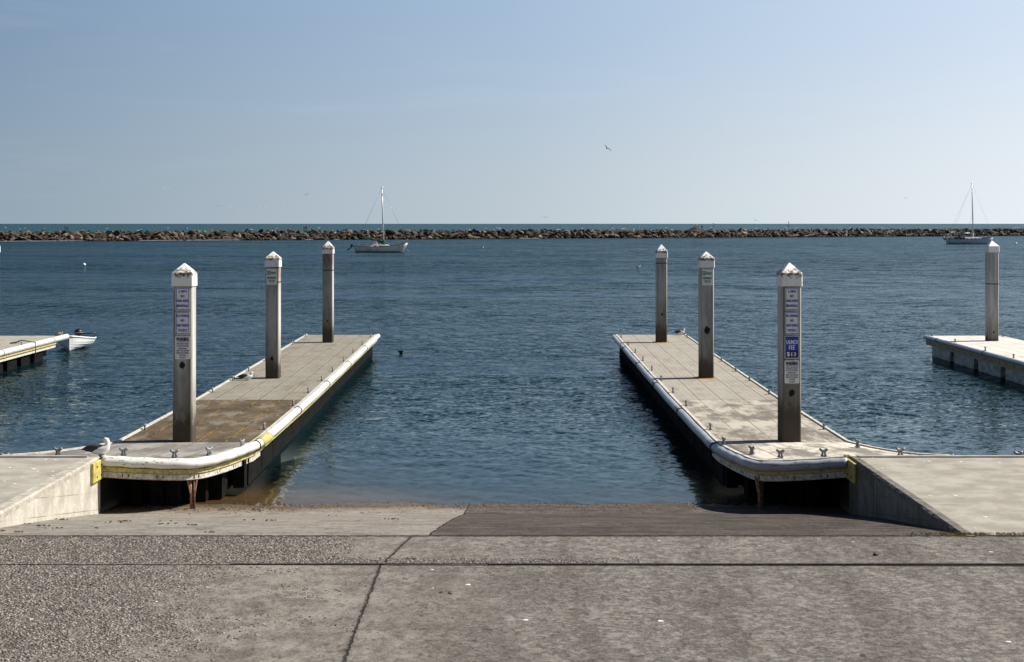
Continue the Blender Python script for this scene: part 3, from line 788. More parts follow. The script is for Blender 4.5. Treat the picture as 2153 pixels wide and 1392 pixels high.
# rust coloured growth round two feet
def stain_ring(x, y, z, label):
    mb = MB(); n = 40; c = []; o = []
    for k in range(n):
        a = 2 * math.pi * k / n; r = 1 + .25 * noise.noise(Vector((math.cos(a) * 2, math.sin(a) * 2, x)))
        sq = 1 / max(abs(math.cos(a)), abs(math.sin(a)))
        c.append((x + .19 * sq * math.cos(a), y + .19 * sq * math.sin(a), z)); o.append((x + .33 * r * math.cos(a) * min(sq, 1.2), y + .31 * r * math.sin(a) * min(sq, 1.2), z))
    up = [(a, b, cc + .022) for a, b, cc in c] ; uo = [(a, b, cc + .006) for a, b, cc in o]
    mb.add(up + uo, [(k, (k + 1) % n, n + (k + 1) % n, n + k) for k in range(n)], 0, True)
    ob = mb.build('orange_algae', M['orange'])
    tag(ob, label, 'algae'); return ob
M['orange'] = simple('orange_algae', (.42, .22, .04), .95, .3, 14, dark=(.22, .11, .03), bumpd=.01)
stain_ring(X_(1484, 41.9), 42.1, deck_z(42) + .0, 'bright orange growth round the foot of the middle right piling')
stain_ring(X_(1391.5, 54.8), 55.0, deck_z(55), 'orange growth round the foot of the farthest right dock piling')

# ------------------------------------------------------------------ SIGNS
def text_mesh(lines, mat, name, parent):
    """lines: (string, width, height, zc, xc)"""
    vs, fs = [], []
    for (t, w, h, zc, xc) in lines:
        cu = bpy.data.curves.new('t', 'FONT'); cu.body = t; cu.align_x = 'CENTER'; cu.size = 1; cu.extrude = 0; cu.resolution_u = 2; cu.offset = 0.0
        ob = bpy.data.objects.new('t', cu); col.objects.link(ob)
        dg = bpy.context.evaluated_depsgraph_get(); me = bpy.data.meshes.new_from_object(ob.evaluated_get(dg))
        co = np.array([v.co[:] for v in me.vertices]); mn, mx = co.min(0), co.max(0)
        o = len(vs)
        for e, (ex_, yy_) in enumerate(((-.04, 0), (.04, -.0004), (0, -.0008))):
            o = len(vs)
            for v in co:
                x = ((v[0] - mn[0]) / (mx[0] - mn[0]) - .5) * w * .98 + xc + ex_ * h; z = ((v[1] - mn[1]) / (mx[1] - mn[1]) - .5) * h + zc
                vs.append((x, yy_, z))
            fs += [tuple(i + o for i in p.vertices) for p in me.polygons]
        bpy.data.objects.remove(ob); bpy.data.curves.remove(cu); bpy.data.meshes.remove(me)
    mb = MB(); mb.add(vs, fs); o = mb.build(name, mat, parent, (0, -.0085, 0)); return o
def rrect(w, h, r, n=5):
    out = []
    for cx, cz, a0 in ((w / 2 - r, h / 2 - r, 0), (-w / 2 + r, h / 2 - r, 90), (-w / 2 + r, -h / 2 + r, 180), (w / 2 - r, -h / 2 + r, 270)):
        for k in range(n + 1):
            a = R(a0 + 90 * k / n); out.append((cx + r * math.cos(a), cz + r * math.sin(a)))
    return out
def sign(x, y, z, w, h, label, group, rz, face, border, texts, extra=None):
    root = empty('sign', (x, y, z), label, 'sign', group, rz)
    pts = rrect(w, h, .022)
    mb = MB(); mb.loft([[Vector((a, -.004, b)) for a, b in pts], [Vector((a, .004, b)) for a, b in pts]], 0, True, False)
    mb.build('panel', face, root)
    if border:
        a = rrect(w - .022, h - .022, .018); b = rrect(w - .046, h - .046, .012); n = len(a)
        mb = MB(); mb.add([(p, -.0055, q) for p, q in a] + [(p, -.0055, q) for p, q in b], [(k, (k + 1) % n, n + (k + 1) % n, n + k) for k in range(n)])
        mb.build('border', border, root)
    if extra: extra(root)
    for mat, lines in texts: text_mesh(lines, mat, 'lettering', root)
    mb = MB()
    for dz in (h / 2 - .018, -h / 2 + .025): mb.tube([(.012, -.004, dz), (.012, -.010, dz)], .007, 6)
    mb.build('bolt', M['dark'], root)
    return root
B_ = M['sign_blue']
def three(px, w, y, rot, pyshift, which, fee):
    x = X_(px, y); rz = rot
    s1 = sign(x, y, Z_(629, y), .29, .46, '5 mph no wake sign on the %s, top of the stack' % which, 'speed limit signs', rz, M['sign_white'], B_,
         [(B_, [('5 MPH', .165, .052, .155, 0), ('NO', .072, .052, .062, 0), ('WAKE INSIDE', .245, .052, -.035, 0), ('BREAKWALL', .235, .052, -.135, 0)])])
    s2 = sign(x, y, Z_(679.5, y), .29, .46, 'no fishing sign on the %s, second from the top' % which, 'no fishing signs', rz, M['sign_white'], B_,
         [(B_, [('NO FISHING', .245, .052, .150, 0), ('NO', .065, .052, .055, 0), ('UNATTENDED', .235, .052, -.045, 0), ('VESSELS', .185, .052, -.145, 0)])])
    zc = 731 if not fee else 782
    if fee:
        def ex(root):
            mb = MB(); mb.box((0, -.0065, -.14), (.262, .002, .135)); mb.build('price_patch', M['sign_navy'], root)
            a = rrect(.278, .438, .018); mb = MB(); mb.loft([[Vector((p, -.0055, q)) for p, q in a], [Vector((p, -.004, q)) for p, q in a]], 0, True, False); mb.build('blue_face', M['sign_blue'], root)
        sign(x, y, Z_(730, y), .30, .46, 'blue launch fee $13 sign on the right hinge piling', None, rz, M['sign_white'], None,
             [(M['sign_white'], [('LAUNCH', .235, .085, .105, 0), ('FEE', .125, .085, -.005, 0)]), (M['white_gel'], [('$', .062, .095, -.143, -.075), ('13', .095, .075, -.143, .035)])], ex)
    def ul(root):
        mb = MB(); mb.box((0, -.0055, .118), (.262, .001, .009)); mb.build('underline', M['sign_navy'], root)
    sign(x, y, Z_(zc, y), .305, .47, 'white warning sign on the %s, lowest of the stack' % which, 'launch ramp warning signs', rz, M['sign_white'], None,
         [(M['sign_navy'], [('WARNING', .262, .078, .172, 0), ('USE LAUNCH RAMP', .24, .028, .080, 0), ('AT YOUR OWN RISK.', .255, .028, .034, 0), ('HAZARDS MAY', .18, .028, -.016, 0), ('EXIST. USE CAUTION', .258, .028, -.062, 0),
            ('ESPECIALLY DURING', .245, .028, -.108, 0), ('LOW TIDE.', .13, .028, -.154, 0), ('S.M.C.H.D.', .13, .026, -.200, 0)])], ul)
three(384, 0, 29 - .006, 0, 0, 'left hinge piling', False)
three(1665, 0, 29 - .016, R(3.5), 0, 'right hinge piling', True)
def fifteen(px, y, py, rz, label):
    def ex(root):
        mb = MB(); mb.box((-.085, -.0055, .120), (.105, .001, .115)); mb.build('green_patch', M['sign_green'], root)
    g = M['sign_green']
    sign(X_(px, y), y, Z_(py, y), .315, .48, label, 'fifteen minute tie up signs', rz, M['sign_white'], None,
         [(M['sign_white'], [('15', .075, .078, .120, -.085)]), (g, [('MINUTE', .155, .062, .112, .060), ('MAXIMUM', .25, .068, -.030, 0), ('TIE-UP', .18, .068, -.125, 0)])], ex)
fifteen(571, 41.9 - .006, 582, 0, '15 minute maximum tie-up sign on the left dock piling')
fifteen(1487, 41.9 - .014, 583, R(2), '15 minute maximum tie-up sign on the right dock piling')

# ------------------------------------------------------------------ BREAKWATER
BX0, BY0, BX1, BY1 = X_(0, 420), 420.0, X_(2153, 622), 622.0
bd = Vector((BX1 - BX0, BY1 - BY0, 0)); bl = bd.length; bd.normalize(); bn = Vector((-bd.y, bd.x, 0))  # away from viewer
rng = random.Random(21)
def rock_geo(r, sx, sy, sz, rot, c):
    bmk = bmesh.new(); n = rng.randint(10, 15)
    for _ in range(n):
        v = Vector((rng.gauss(0, 1), rng.gauss(0, 1), rng.gauss(0, 1))).normalized()
        k = rng.uniform(.80, 1.05); v = Vector([max(-.72, min(.72, q)) for q in v]) * k
        v = Vector((v.x * sx, v.y * sy, v.z * sz)) * r
        bmk.verts.new(v)
    bmesh.ops.convex_hull(bmk, input=bmk.verts)
    bmesh.ops.delete(bmk, geom=[v for v in bmk.verts if not v.link_faces], context='VERTS')
    bmk.verts.index_update()
    m = rot.to_matrix()
    vs = [m @ v.co for v in bmk.verts]; fs = [tuple(v.index for v in f.verts) for f in bmk.faces]; bmk.free()
    return vs, fs
from mathutils import Euler
rocks = []
s_ = -55.0
while s_ < bl + 55:
    for row in range(6):
        t = row / 5.0
        h = .15 + 3.1 * t
        back = 5.2 * t + rng.uniform(-.4, .4)
        r = rng.choice([rng.uniform(.45, .8), rng.uniform(.7, 1.2), rng.uniform(.9, 1.7)]) * (1.0 - .18 * (row == 5))
        jj = rng.uniform(-.9, .9)
        P = Vector((BX0, BY0, 0)) + bd * (s_ + jj) + bn * back
        rocks.append([P.x, P.y, h - r * .35 + rng.uniform(-.25, .2) - (.30 if row == 5 else 0), r])
        if row == 5 and rng.random() < .7:
            P = Vector((BX0, BY0, 0)) + bd * (s_ + jj + 1) + bn * (back + rng.uniform(2, 4)); rocks.append([P.x, P.y, h - r * .3 - .35 + rng.uniform(-.2, .2), r])
    s_ += rng.uniform(1.4, 1.8)
def px_of(x, y): return 1076.5 + F * x / y
tones = [(.42, .37, .31), (.33, .29, .25), (.24, .21, .18), (.38, .30, .22), (.30, .215, .15), (.15, .13, .115), (.50, .46, .40), (.20, .175, .155), (.10, .09, .08)]
vis = [q for q in rocks if -25 < px_of(q[0], q[1]) < 2178]
vis.sort(key=lambda q: -q[3] / q[1])
indiv = vis[:300]; ids = set(id(q) for q in indiv)
def rock_parts(q):
    sx, sy, sz = rng.uniform(1.1, 2.0), rng.uniform(.8, 1.2), rng.uniform(.55, .85)
    rot = Euler((rng.uniform(-.5, .5), rng.uniform(-.75, .75), rng.uniform(-.7, .7)))
    return rock_geo(q[3], sx, sy, sz, rot, None)
def set_tone(me, cols):
    at = me.attributes.new('tone', 'FLOAT_COLOR', 'FACE')
    at.data.foreach_set('color', [c for k in cols for c in (*k, 1)])
for q in indiv:
    vs, fs = rock_parts(q)
    me = bpy.data.meshes.new('boulder'); me.from_pydata([tuple(v) for v in vs], [], fs); me.materials.append(M['rock'])
    c = rng.choice(tones); k = rng.uniform(.22, .72); set_tone(me, [tuple(a * k for a in c)] * len(fs))
    o = bpy.data.objects.new('boulder', me); col.objects.link(o); o.location = q[:3]
    tag(o, 'large angular grey brown boulder piled in the long breakwater', 'boulder', 'boulders of the breakwater')
V, FC, TN = [], [], []
for q in rocks:
    if id(q) in ids: continue
    vs, fs = rock_parts(q); o = len(V); V += [tuple(v + Vector(q[:3])) for v in vs]; FC += [tuple(i + o for i in f) for f in fs]
    c = rng.choice(tones); k = rng.uniform(.22, .72); TN += [tuple(a * k for a in c)] * len(fs)
# dark rubble core
a0 = Vector((BX0, BY0, 0)) - bd * 60; a1 = Vector((BX1, BY1, 0)) + bd * 60
N = 150; o = len(V)
for i in range(N + 1):
    p = a0.lerp(a1, i / N)
    for (bk, zz) in ((1.0, -.6), (5.0, 2.75), (10, 2.75), (14, -1)):
        V.append(tuple(p + bn * (bk + rng.uniform(-.2, .2)) + Vector((0, 0, zz + rng.uniform(-.15, .15)))))
for i in range(N):
    for k in range(3):
        b = o + i * 4 + k; FC.append((b, b + 4, b + 5, b + 1)); TN.append((.05, .045, .04))
me = bpy.data.meshes.new('breakwater_rubble'); me.from_pydata(V, [], FC); me.materials.append(M['rock']); set_tone(me, TN)
ob = bpy.data.objects.new('breakwater_rubble', me); col.objects.link(ob)
tag(ob, 'smaller and farther rocks filling the long breakwater', 'breakwater', None, 'stuff')
def bw_point(px, back=6.0):
    """ground point on the crest of the breakwater seen at a given bearing"""
    k = (px - 1076.5) / F
    # (BX0+bd.x s + bn.x b) = k (BY0 + bd.y s + bn.y b)
    s = (k * (BY0 + bn.y * back) - BX0 - bn.x * back) / (bd.x - k * bd.y)
    return Vector((BX0, BY0, 0)) + bd * s + bn * back
# surf line at its foot
mb = MB()
for (pa, pb) in ((0, 175), (290, 372), (372, 505), (1090, 1135), (640, 660), (700, 716)):
    A, B = bw_point(pa, -1.4), bw_point(pb, -1.4); n = max(4, int((B - A).length / .8))
    up, lo = [], []
    for i in range(n + 1):
        p = A.lerp(B, i / n); w = (.5 + .9 * abs(noise.noise(p * .35))) * math.sin(math.pi * min(1, max(0, i / n)))
        w *= 1 if noise.noise(p * .16 + Vector((3, 0, 0))) > -.15 else .15
        up.append(tuple(p + bn * (w * .6) + Vector((0, 0, .16)))); lo.append(tuple(p - bn * w + Vector((0, 0, .13))))
    mb.add(up + lo, [(i, i + 1, n + 2 + i, n + 1 + i) for i in range(n)])
s = NT('surf_foam'); s.bsdf((.72, .75, .76), .8); M['foam'] = s.mat
tag(mb.build('surf', M['foam']), 'thin line of white surf along the foot of the breakwater', 'surf', None, 'stuff')

# ------------------------------------------------------------------ SAILING BOATS
def hull_mesh(L, B, fb, bowrake, sternrake, sheer, nst=22, ns=8, inner=False):
    """bow toward +X, returns rings of half sections (closed hull with deck)"""
    rings = []
    for i in range(nst + 1):
        t = i / nst; x = -L / 2 + L * t
        b = B / 2 * (math.sin(math.pi * (.22 + .78 * t)) ** .75 if t < .999 else 0); b = max(b, .02)
        if t < .4: b = B / 2 * (.72 + .28 * math.sin(math.pi / 2 * t / .4))
        zt = fb * (1 + sheer * (t - .35) ** 2 * 2.2)
        ring = []
        for k in range(ns + 1):
            a = math.pi * k / ns - math.pi / 2      # -90..90
            u = math.sin(a)                           # -1..1
            depth = .35 * (1 - abs(u) ** 2.2)
            yy = u * b
            if abs(u) > .999: zz = zt
            else: zz = zt * abs(u) ** 5 - depth
            h = (zz + .35) / (zt + .35)
            xs = x + (bowrake * (h - .25) * max(0, (t - .7) / .3) ** 1.5) - sternrake * (h - .2) * max(0, (.2 - t) / .2)
            ring.append(Vector((xs, yy, zz)))
        rings.append(ring)
    return rings

def sailboat(px, wl, L, B, fb, mast_h, mast_px, label, hullmat, cover, detail):
    Y = H * F / (wl - 470); x = X_(px, Y)
    root = empty('sailing_boat', (x, Y, 0), label, 'sailing boat', None, R(detail.get('yaw', 0)))
    mb = MB(); rg = hull_mesh(L, B, fb, detail.get('rake', .7), .25, detail['sheer'])
    mb.loft(rg, 0, True, True)
    h = mb.build('hull', hullmat, root)
    # antifouling boot stripe: thin shell outside of the hull at the waterline
    mb = MB(); st = []
    for ring in rg:
        b = max(abs(v.y) for v in ring); xx = ring[len(ring) // 2].x
        st.append([Vector((xx, -b * .99, .02)), Vector((xx, -b * .995 - .012, .13)), Vector((xx, b * .995 + .012, .13)), Vector((xx, b * .99, .02))])
    mb.loft(st, 0, True, False); mb.build('boot_stripe', M['antifoul'], root)
    # toe rail following the sheer
    mb = MB()
    for s in (0, -1):
        mb.tube([r[s] + Vector((0, 0, .03)) for r in rg], .045, 6)
    mb.build('toe_rail', detail['rail'], root)
    dz = fb
    cb = MB()
    x0, x1 = detail['cabin']
    secs = []
    for t in np.linspace(0, 1, 8):
        xx = x0 + (x1 - x0) * t; w = B * .30 * (1 - .35 * t); ht = (.42 if .1 < t < .9 else .25) * (1 - .2 * t)
        zz = dz * (1 + .02) - .1
        secs.append([Vector((xx, -w, zz)), Vector((xx, -w * .88, zz + ht + .1)), Vector((xx, 0, zz + ht + .17)), Vector((xx, w * .88, zz + ht + .1)), Vector((xx, w, zz))])
    cb.loft(secs, 0, True, False); cab = cb.build('cabin', M['white_gel'], root)
    wb = MB()
    for t in detail['windows']:
        xx = x0 + (x1 - x0) * t
        for sy in (-1, 1):
            w = B * .30 * (1 - .35 * t) * .95
            wb.box((xx, sy * (w + .012), dz + .13), (detail['win'], .03, .17))
    wb.build('window', M['glass'], cab)
    mb = MB(); mx = detail['mast_x']; lean = detail.get('lean', 0)
    top = Vector((mx + lean, 0, mast_h))
    mb.tube([(mx, 0, dz), (mx + lean * .5, 0, mast_h * .5), top], [.13, .12, .09], 8)
    mb.tube([top + Vector((-.25, 0, 0)), top + Vector((.25, 0, 0))], .05, 6)
    ms = mb.build('mast', M['mast_m'], root)
    mb = MB(); hm = mast_h * .42; mb.tube([(mx + lean * .4, -.7, hm), (mx + lean * .4, .7, hm)], .035, 6); mb.build('spreader', M['mast_m'], ms)
    mb = MB()
    bow = rg[-1][0]; zb = bow.z; xb = max(v.x for v in rg[-1]); xs_ = -L / 2 - .1
    for a, b in (((xb - .1, 0, zb), top), ((xs_, 0, dz + .1), top), ((mx + .1, B * .46, dz), (mx + lean * .45, .7, hm)), ((mx + .1, -B * .46, dz), (mx + lean * .45, -.7, hm)), ((mx + lean * .4, .7, hm), top), ((mx + lean * .4, -.7, hm), top)) + tuple(detail.get('stays', ())):
        mb.tube([a, b], detail.get('wire', .018), 4)
    mb.build('stay', M['wire'], root)
    mb = MB(); b0, b1 = detail['boom']
    mb.tube([b0, b1], .06, 6); bo = mb.build('boom', M['mast_m'], root)
    if cover is not None:
        mb = MB(); A, Bv = Vector(b0), Vector(b1)
        pts = [A.lerp(Bv, t) + Vector((0, 0, .12)) for t in np.linspace(0, 1, 8)]
        mb.tube(pts, [.26, .24, .22, .20, .18, .16, .14, .10], 8)
        if detail.get('mastcover'): mb.tube([(mx, 0, dz + .25), (mx, 0, dz + 1.35)], [.30, .22], 8)
        mb.build('sail_cover', cover, bo)
    # pulpit and stanchions
    mb = MB()
    for t in (.12, .3, .5, .7, .88):
        i = int(t * (len(rg) - 1))
        for s in (0, -1):
            p = rg[i][s]; mb.tube([p, p + Vector((0, 0, .55))], .018, 4)
    for s in (0, -1):
        mb.tube([rg[i][s] + Vector((0, 0, .52)) for i in range(2, len(rg) - 1)], .010, 4)
    pb = rg[-2]
    mb.tube([pb[0] + Vector((0, 0, 0)), pb[0] + Vector((.1, 0, .6)), Vector((xb, 0, zb + .62)), pb[-1] + Vector((.1, 0, .6)), pb[-1]], .022, 6)
    mb.build('guard_rail', M['galv'], root)
    return root, rg

hb = 266.0
r1, rg1 = sailboat(798.5, 530, 9.0, 2.7, .95, 12.1, 806, 'small white sailing boat with green sail cover moored left of centre', M['hull_white'], M['green_cloth'],
    dict(sheer=.9, rail=M['wood'], cabin=(-1.6, 1.9), windows=(.22, .52, .78), win=.55, mast_x=.75, lean=-.35, boom=((.55, 0, 1.65), (-3.3, 0, 2.85)), mastcover=True, rake=1.1, wire=.02))
mb = MB(); mb.box((-.85, 0, 1.75), (.75, 1.0, .85), 0, 0, .8); mb.build('spray_hood', M['white_paint'], r1)
mb = MB(); mb.box((-5.25, 0, 1.25), (.42, .34, .5), 0, 0, .8); mb.tube([(-5.25, 0, 1.1), (-5.55, 0, .75), (-5.95, 0, .45)], [.12, .1, .12], 8); mb.tube([(-5.25, 0, 1.2), (-4.5, 0, .95)], .08, 6); mb.box((-6.0, 0, .42), (.12, .3, .3))
mb.build('outboard_motor', M['black'], r1)
mb = MB(); mb.tube([(4.7, 0, 1.2), (5.2, 0, .5), (5.7, 0, -.1)], .02, 4); mb.build('mooring_line', M['rope'], r1)
mb = MB()
for xx, zz in ((-3.9, 1.5), (-3.3, 1.45), (-2.9, 1.5)): mb.tube([(xx, -.6, .95), (xx + .12, -.6, zz)], .03, 5)
mb.box((-3.3, 0, 1.0), (2.2, 1.4, .12)); mb.build('cockpit_gear', M['wood'], r1)

r2, rg2 = sailboat(2037.5, 513, 11.3, 3.3, 1.25, 15.9, 2046, 'pale blue sailing boat with navy spray hood near the right edge', M['hull_blue'], None,
    dict(sheer=.45, rail=M['blue_cloth'], cabin=(-2.2, 3.3), windows=(.05, .27, .48, .66, .84), win=.42, mast_x=1.1, lean=-.35, boom=((.95, 0, 2.9), (-3.9, 0, 2.75)), rake=1.0, wire=.016,
         stays=(((-4.6, 1.2, 1.2), (.8, 0, 15.8)), ((-.6, 1.5, 1.2), (.9, 0, 8.2)))))
mb = MB()
mb.loft([[Vector((-2.5 + .9 * a, math.cos(t) * 1.15, 1.35 + math.sin(t) * (.95 - .25 * a))) for t in np.linspace(0, math.pi, 9)] for a in (0, .5, 1, 1.35)], 0, True, False)
mb.build('spray_hood', M['blue_cloth'], r2)
mb = MB(); mb.box((-1.35, 0, 1.95), (.25, 1.7, .6)); mb.build('hood_window', M['white_paint'], r2)
mb = MB()
for sy in (-1.3, 1.3):
    mb.tube([(-4.4, sy, 1.2), (-5.3, sy, 2.55), (-6.3, sy, 2.5)], .05, 6); mb.tube([(-5.7, sy, .9), (-6.3, sy, 2.5)], .05, 6)
mb.tube([(-5.3, -1.3, 2.55), (-5.3, 1.3, 2.55)], .05, 6); mb.tube([(-6.3, -1.3, 2.5), (-6.3, 1.3, 2.5)], .05, 6); mb.tube([(-5.2, 0, 2.5), (-5.2, 0, 3.7)], .03, 5)
mb.build('stern_arch', M['white_paint'], r2)
mb = MB(); mb.ell((-5.4, -1.2, 1.45), (.28, .2, .30)); mb.build('life_buoy', M['red'], r2)
mb = MB(); mb.box((-4.1, 0, 1.45), (.6, 1.6, .4)); mb.box((-3.3, 0, 1.6), (.5, 1.4, .5)); mb.build('cockpit_cover', M['black'], r2)
# its tender hanging at the stern
mb = MB(); rgt = hull_mesh(2.4, 1.2, .35, .3, .1, .4, 12)
mb.loft(rgt, 0, True, True); td = mb.build('tender', M['float_white'], r2, (-6.35, 0, 1.35)); td.rotation_euler = (0, 0, R(90)); td.scale = (1, .6, 1)

# ------------------------------------------------------------------ WHITE DINGHY
def dinghy():
    bow = Vector((X_(145, 59.6), 59.6, 0)); ang = math.atan2(-(62.5 - 59.6), -(X_(165, 62.5) - X_(145, 59.6)))
    root = empty('dinghy', tuple(bow), 'white clinker dinghy tied to the dock end at the left', 'rowing boat', None, ang)
    # local frame: bow at origin, hull runs toward -X
    L, B = 3.0, 1.66
    mb = MB(); rings = []; inn = []
    N = 20
    for i in range(N + 1):
        t = i / N; x = -L * t
        b = B / 2 * (1 - (1 - t) ** 2.6 * 1.0) ** .8 * (1 - .12 * max(0, t - .6) / .4) if t > 0 else .012
        b = max(b, .012)
        zt = .36 + .30 * (1 - t) ** 1.6
        out = []; ins = []
        pl = [(1, 1), (.985, .84), (1.0, .83), (.955, .64), (.965, .63), (.88, .44), (.89, .43), (.74, .26), (.75, .25), (.5, .08), (0, -.12)]
        for sgn in (1, -1):
            seq = pl if sgn > 0 else list(reversed(pl[:-1]))
            for u, h in seq:
                rk = -.16 * (1 - h) * max(0, 1 - t * 3)
                out.append(Vector((x + rk, sgn * u * b, zt * h)))
                ins.append(Vector((x + rk, sgn * u * max(b - .035, .004), max(zt * h + .03, .10) if h < .9 else zt)))
        rings.append(out); inn.append(ins)
    mb.loft(rings, 0, False, False, closed=False); mb.loft(inn, 0, False, False, closed=False)
    n = len(rings[0]); mb.add(rings[-1] + inn[-1], [(k, k + 1, n + k + 1, n + k) for k in range(n - 1)])
    mb.add(rings[-1], [tuple(range(n))])
    mb.build('hull', M['white_gel'], root)
    mb = MB()
    for e in (0, n - 1): mb.tube([r[e] + Vector((0, 0, -.03)) for r in rings], .035, 6)
    mb.build('rubbing_strake', M['white_gel'], root)
    mb = MB(); mb.box((-1.6, 0, .27), (.25, B * .80, .03)); mb.box((-2.6, 0, .24), (.4, B * .72, .03)); mb.build('thwart', M['wood'], root)
    mb = MB(); mb.ell((-2.95, 0, .58), (.21, .19, .15), 12, 8); mb.box((-2.98, 0, .58), (.26, .26, .16)); mb.box((-2.98, 0, .40), (.2, .18, .3)); mb.tube([(-3.05, 0, .5), (-3.1, 0, -.2)], .06, 8)
    om = mb.build('outboard_motor', M['black'], root)
    mb = MB(); mb.tube([(-2.85, .05, .50), (-2.80, .42, .53), (-2.80, .74, .56)], [.03, .022, .03], 8); mb.build('tiller', M['black'], om)
    mb = MB(); mb.tube([(-2.95, -.0, .555), (-2.95, 0, .575)], .215, 12); mb.build('cowl_stripe', M['galv'], om)
    return root
dinghy()
zb = .77
mb = MB(); A = Vector((X_(122, 57.9), 57.9, zb + .12)); Bp = Vector((X_(145, 59.6), 59.6, .60))
mb.tube([A, A.lerp(Bp, .5) + Vector((0, 0, -.1)), Bp], .02, 6)
for k in range(4): mb.tube([A + Vector(((.06 + .03 * (k % 2)) * math.cos(a + k) + .03 * k, .09 * math.sin(a + k * 2), -.07 + .028 * k + .03 * math.sin(a * 2 + k))) for a in np.linspace(0, 5.5, 9)], .016, 6)
tag(mb.build('mooring_rope', M['rope']), 'tan rope knotted round the dock end cleat, tying up the dinghy', 'rope')
mb = MB(); A = Vector((X_(45, 54.2), 54.2, zb + .13))
mb.tube([A, A + Vector((-.2, -.05, -.08)), A + Vector((-.42, -.05, -.11))], .03, 6)
mb.tube([A, Vector((-18.3 + .17, 54.1, zb + .06)), Vector((-18.3 + .19, 54.05, zb - .3)), Vector((-18.3 + .14, 54.0, .05))], .02, 6)
tag(mb.build('mooring_line', M['bluerope']), 'blue line on a cleat, hanging over the left outer dock side', 'rope')

# ------------------------------------------------------------------ BIRDS
def resting_gull(x, y, z, rz, label, group, stand, turned, s=1.0, wingm='feather_dark'):
    root = empty('gull', (x, y, z), label, 'gull', group, rz)
    h0 = .09 if stand else 0.0
    pts = [(-.20, .115), (-.15, .112), (-.08, .105), (0, .10), (.07, .112), (.115, .140), (.13, .175), (.135, .205)]
    rr = [.020, .045, .070, .084, .080, .066, .048, .040]
    if turned: head = [(.128, .235, .042), (.115, .262, .042), (.092, .268, .036), (.070, .262, .022), (.058, .258, .010)]
    else: head = [(.140, .232, .042), (.150, .256, .042), (.170, .262, .036), (.192, .256, .022), (.203, .252, .010)]
    if not stand and not turned: head = [(a - .01, b - .035, c) for a, b, c in head]; pts[-1] = (.13, .185); pts[-2] = (.128, .165)
    mb = MB(); rings = []
    P = [(a, b + h0, c) for (a, b), c in zip(pts, rr)] + [(a, b + h0, c) for a, b, c in head]
    for i, (a, b, c) in enumerate(P):
        q = P[max(i - 1, 0)]; w = P[min(i + 1, len(P) - 1)]; d = Vector((w[0] - q[0], 0, w[1] - q[1])).normalized(); u = Vector((-d.z, 0, d.x))
        rings.append([Vector((a, 0, b)) + u * (c * math.sin(t)) + Vector((0, 1, 0)) * (c * .92 * math.cos(t)) for t in [2 * math.pi * k / 12 for k in range(12)]])
    mb.loft(rings, 0, True, True); body = mb.build('body', M['feather_white'], root)
    for sy in (-1, 1):
        mb = MB(); Mx = Matrix.Rotation(R(4), 3, 'Y')
        rg = []
        for t in np.linspace(0, 1, 9):
            xx = .075 - .335 * t; w = .062 * math.sin(math.pi * min(1, t * .86 + .10)) ** .7 + .004; hh = .034 * math.sin(math.pi * (t * .9 + .05)) + .003
            cz = .128 + h0 - .012 * t + .01 * math.sin(t * 3)
            rg.append([Vector((xx, sy * (.048 - .03 * t + hh * math.cos(a)), cz + w * math.sin(a))) for a in [2 * math.pi * k / 10 for k in range(10)]])
        mb.loft(rg, 0, True, True); mb.build('wing', M[wingm], root)
    mb = MB(); mb.box((-.245, 0, .110 + h0), (.09, .045, .018), 0, 0); mb.build('tail', M['feather_black'], root)
    e = head[-1]; dr = -1 if turned else 1
    mb = MB(); bx = e[0]; bz = e[1] + h0
    mb.tube([(bx - dr * .012, 0, bz + .002), (bx + dr * .028, 0, bz - .006), (bx + dr * .046, 0, bz - .020)], [.013, .009, .003], 8); mb.build('beak', M['beak'], root)
    mb = MB(); hd = head[2]
    for sy in (-1, 1): mb.ell((hd[0], sy * .033, hd[1] + h0 + .006), (.006, .004, .006), 8, 5)
    mb.build('eye', M['black'], root)
    for sy in (-1, 1):
        mb = MB(); mb.tube([(.01, sy * .03, .03 + h0), (.0, sy * .03, .005)], .006, 6); mb.box((.018, sy * .03, .005), (.05, .035, .006)); mb.build('leg', M['leg'], root)
    root.scale = (s, s, s)
    return root
resting_gull(X_(209, 26.0), 26.0, 1.10, 0, 'large gull with head turned back, resting on the left quay corner', 'gulls at rest on the docks', False, True, 1.12)
resting_gull(X_(519, 41.4), 41.4, deck_z(41.4), R(4), 'gull sitting on the planks of the left dock', 'gulls at rest on the docks', False, False, .98)
resting_gull(X_(1431, 58.5), 58.5, deck_z(58.5) + .02, R(-4), 'gull sitting at the far corner of the right dock', 'gulls at rest on the docks', False, False, .98)

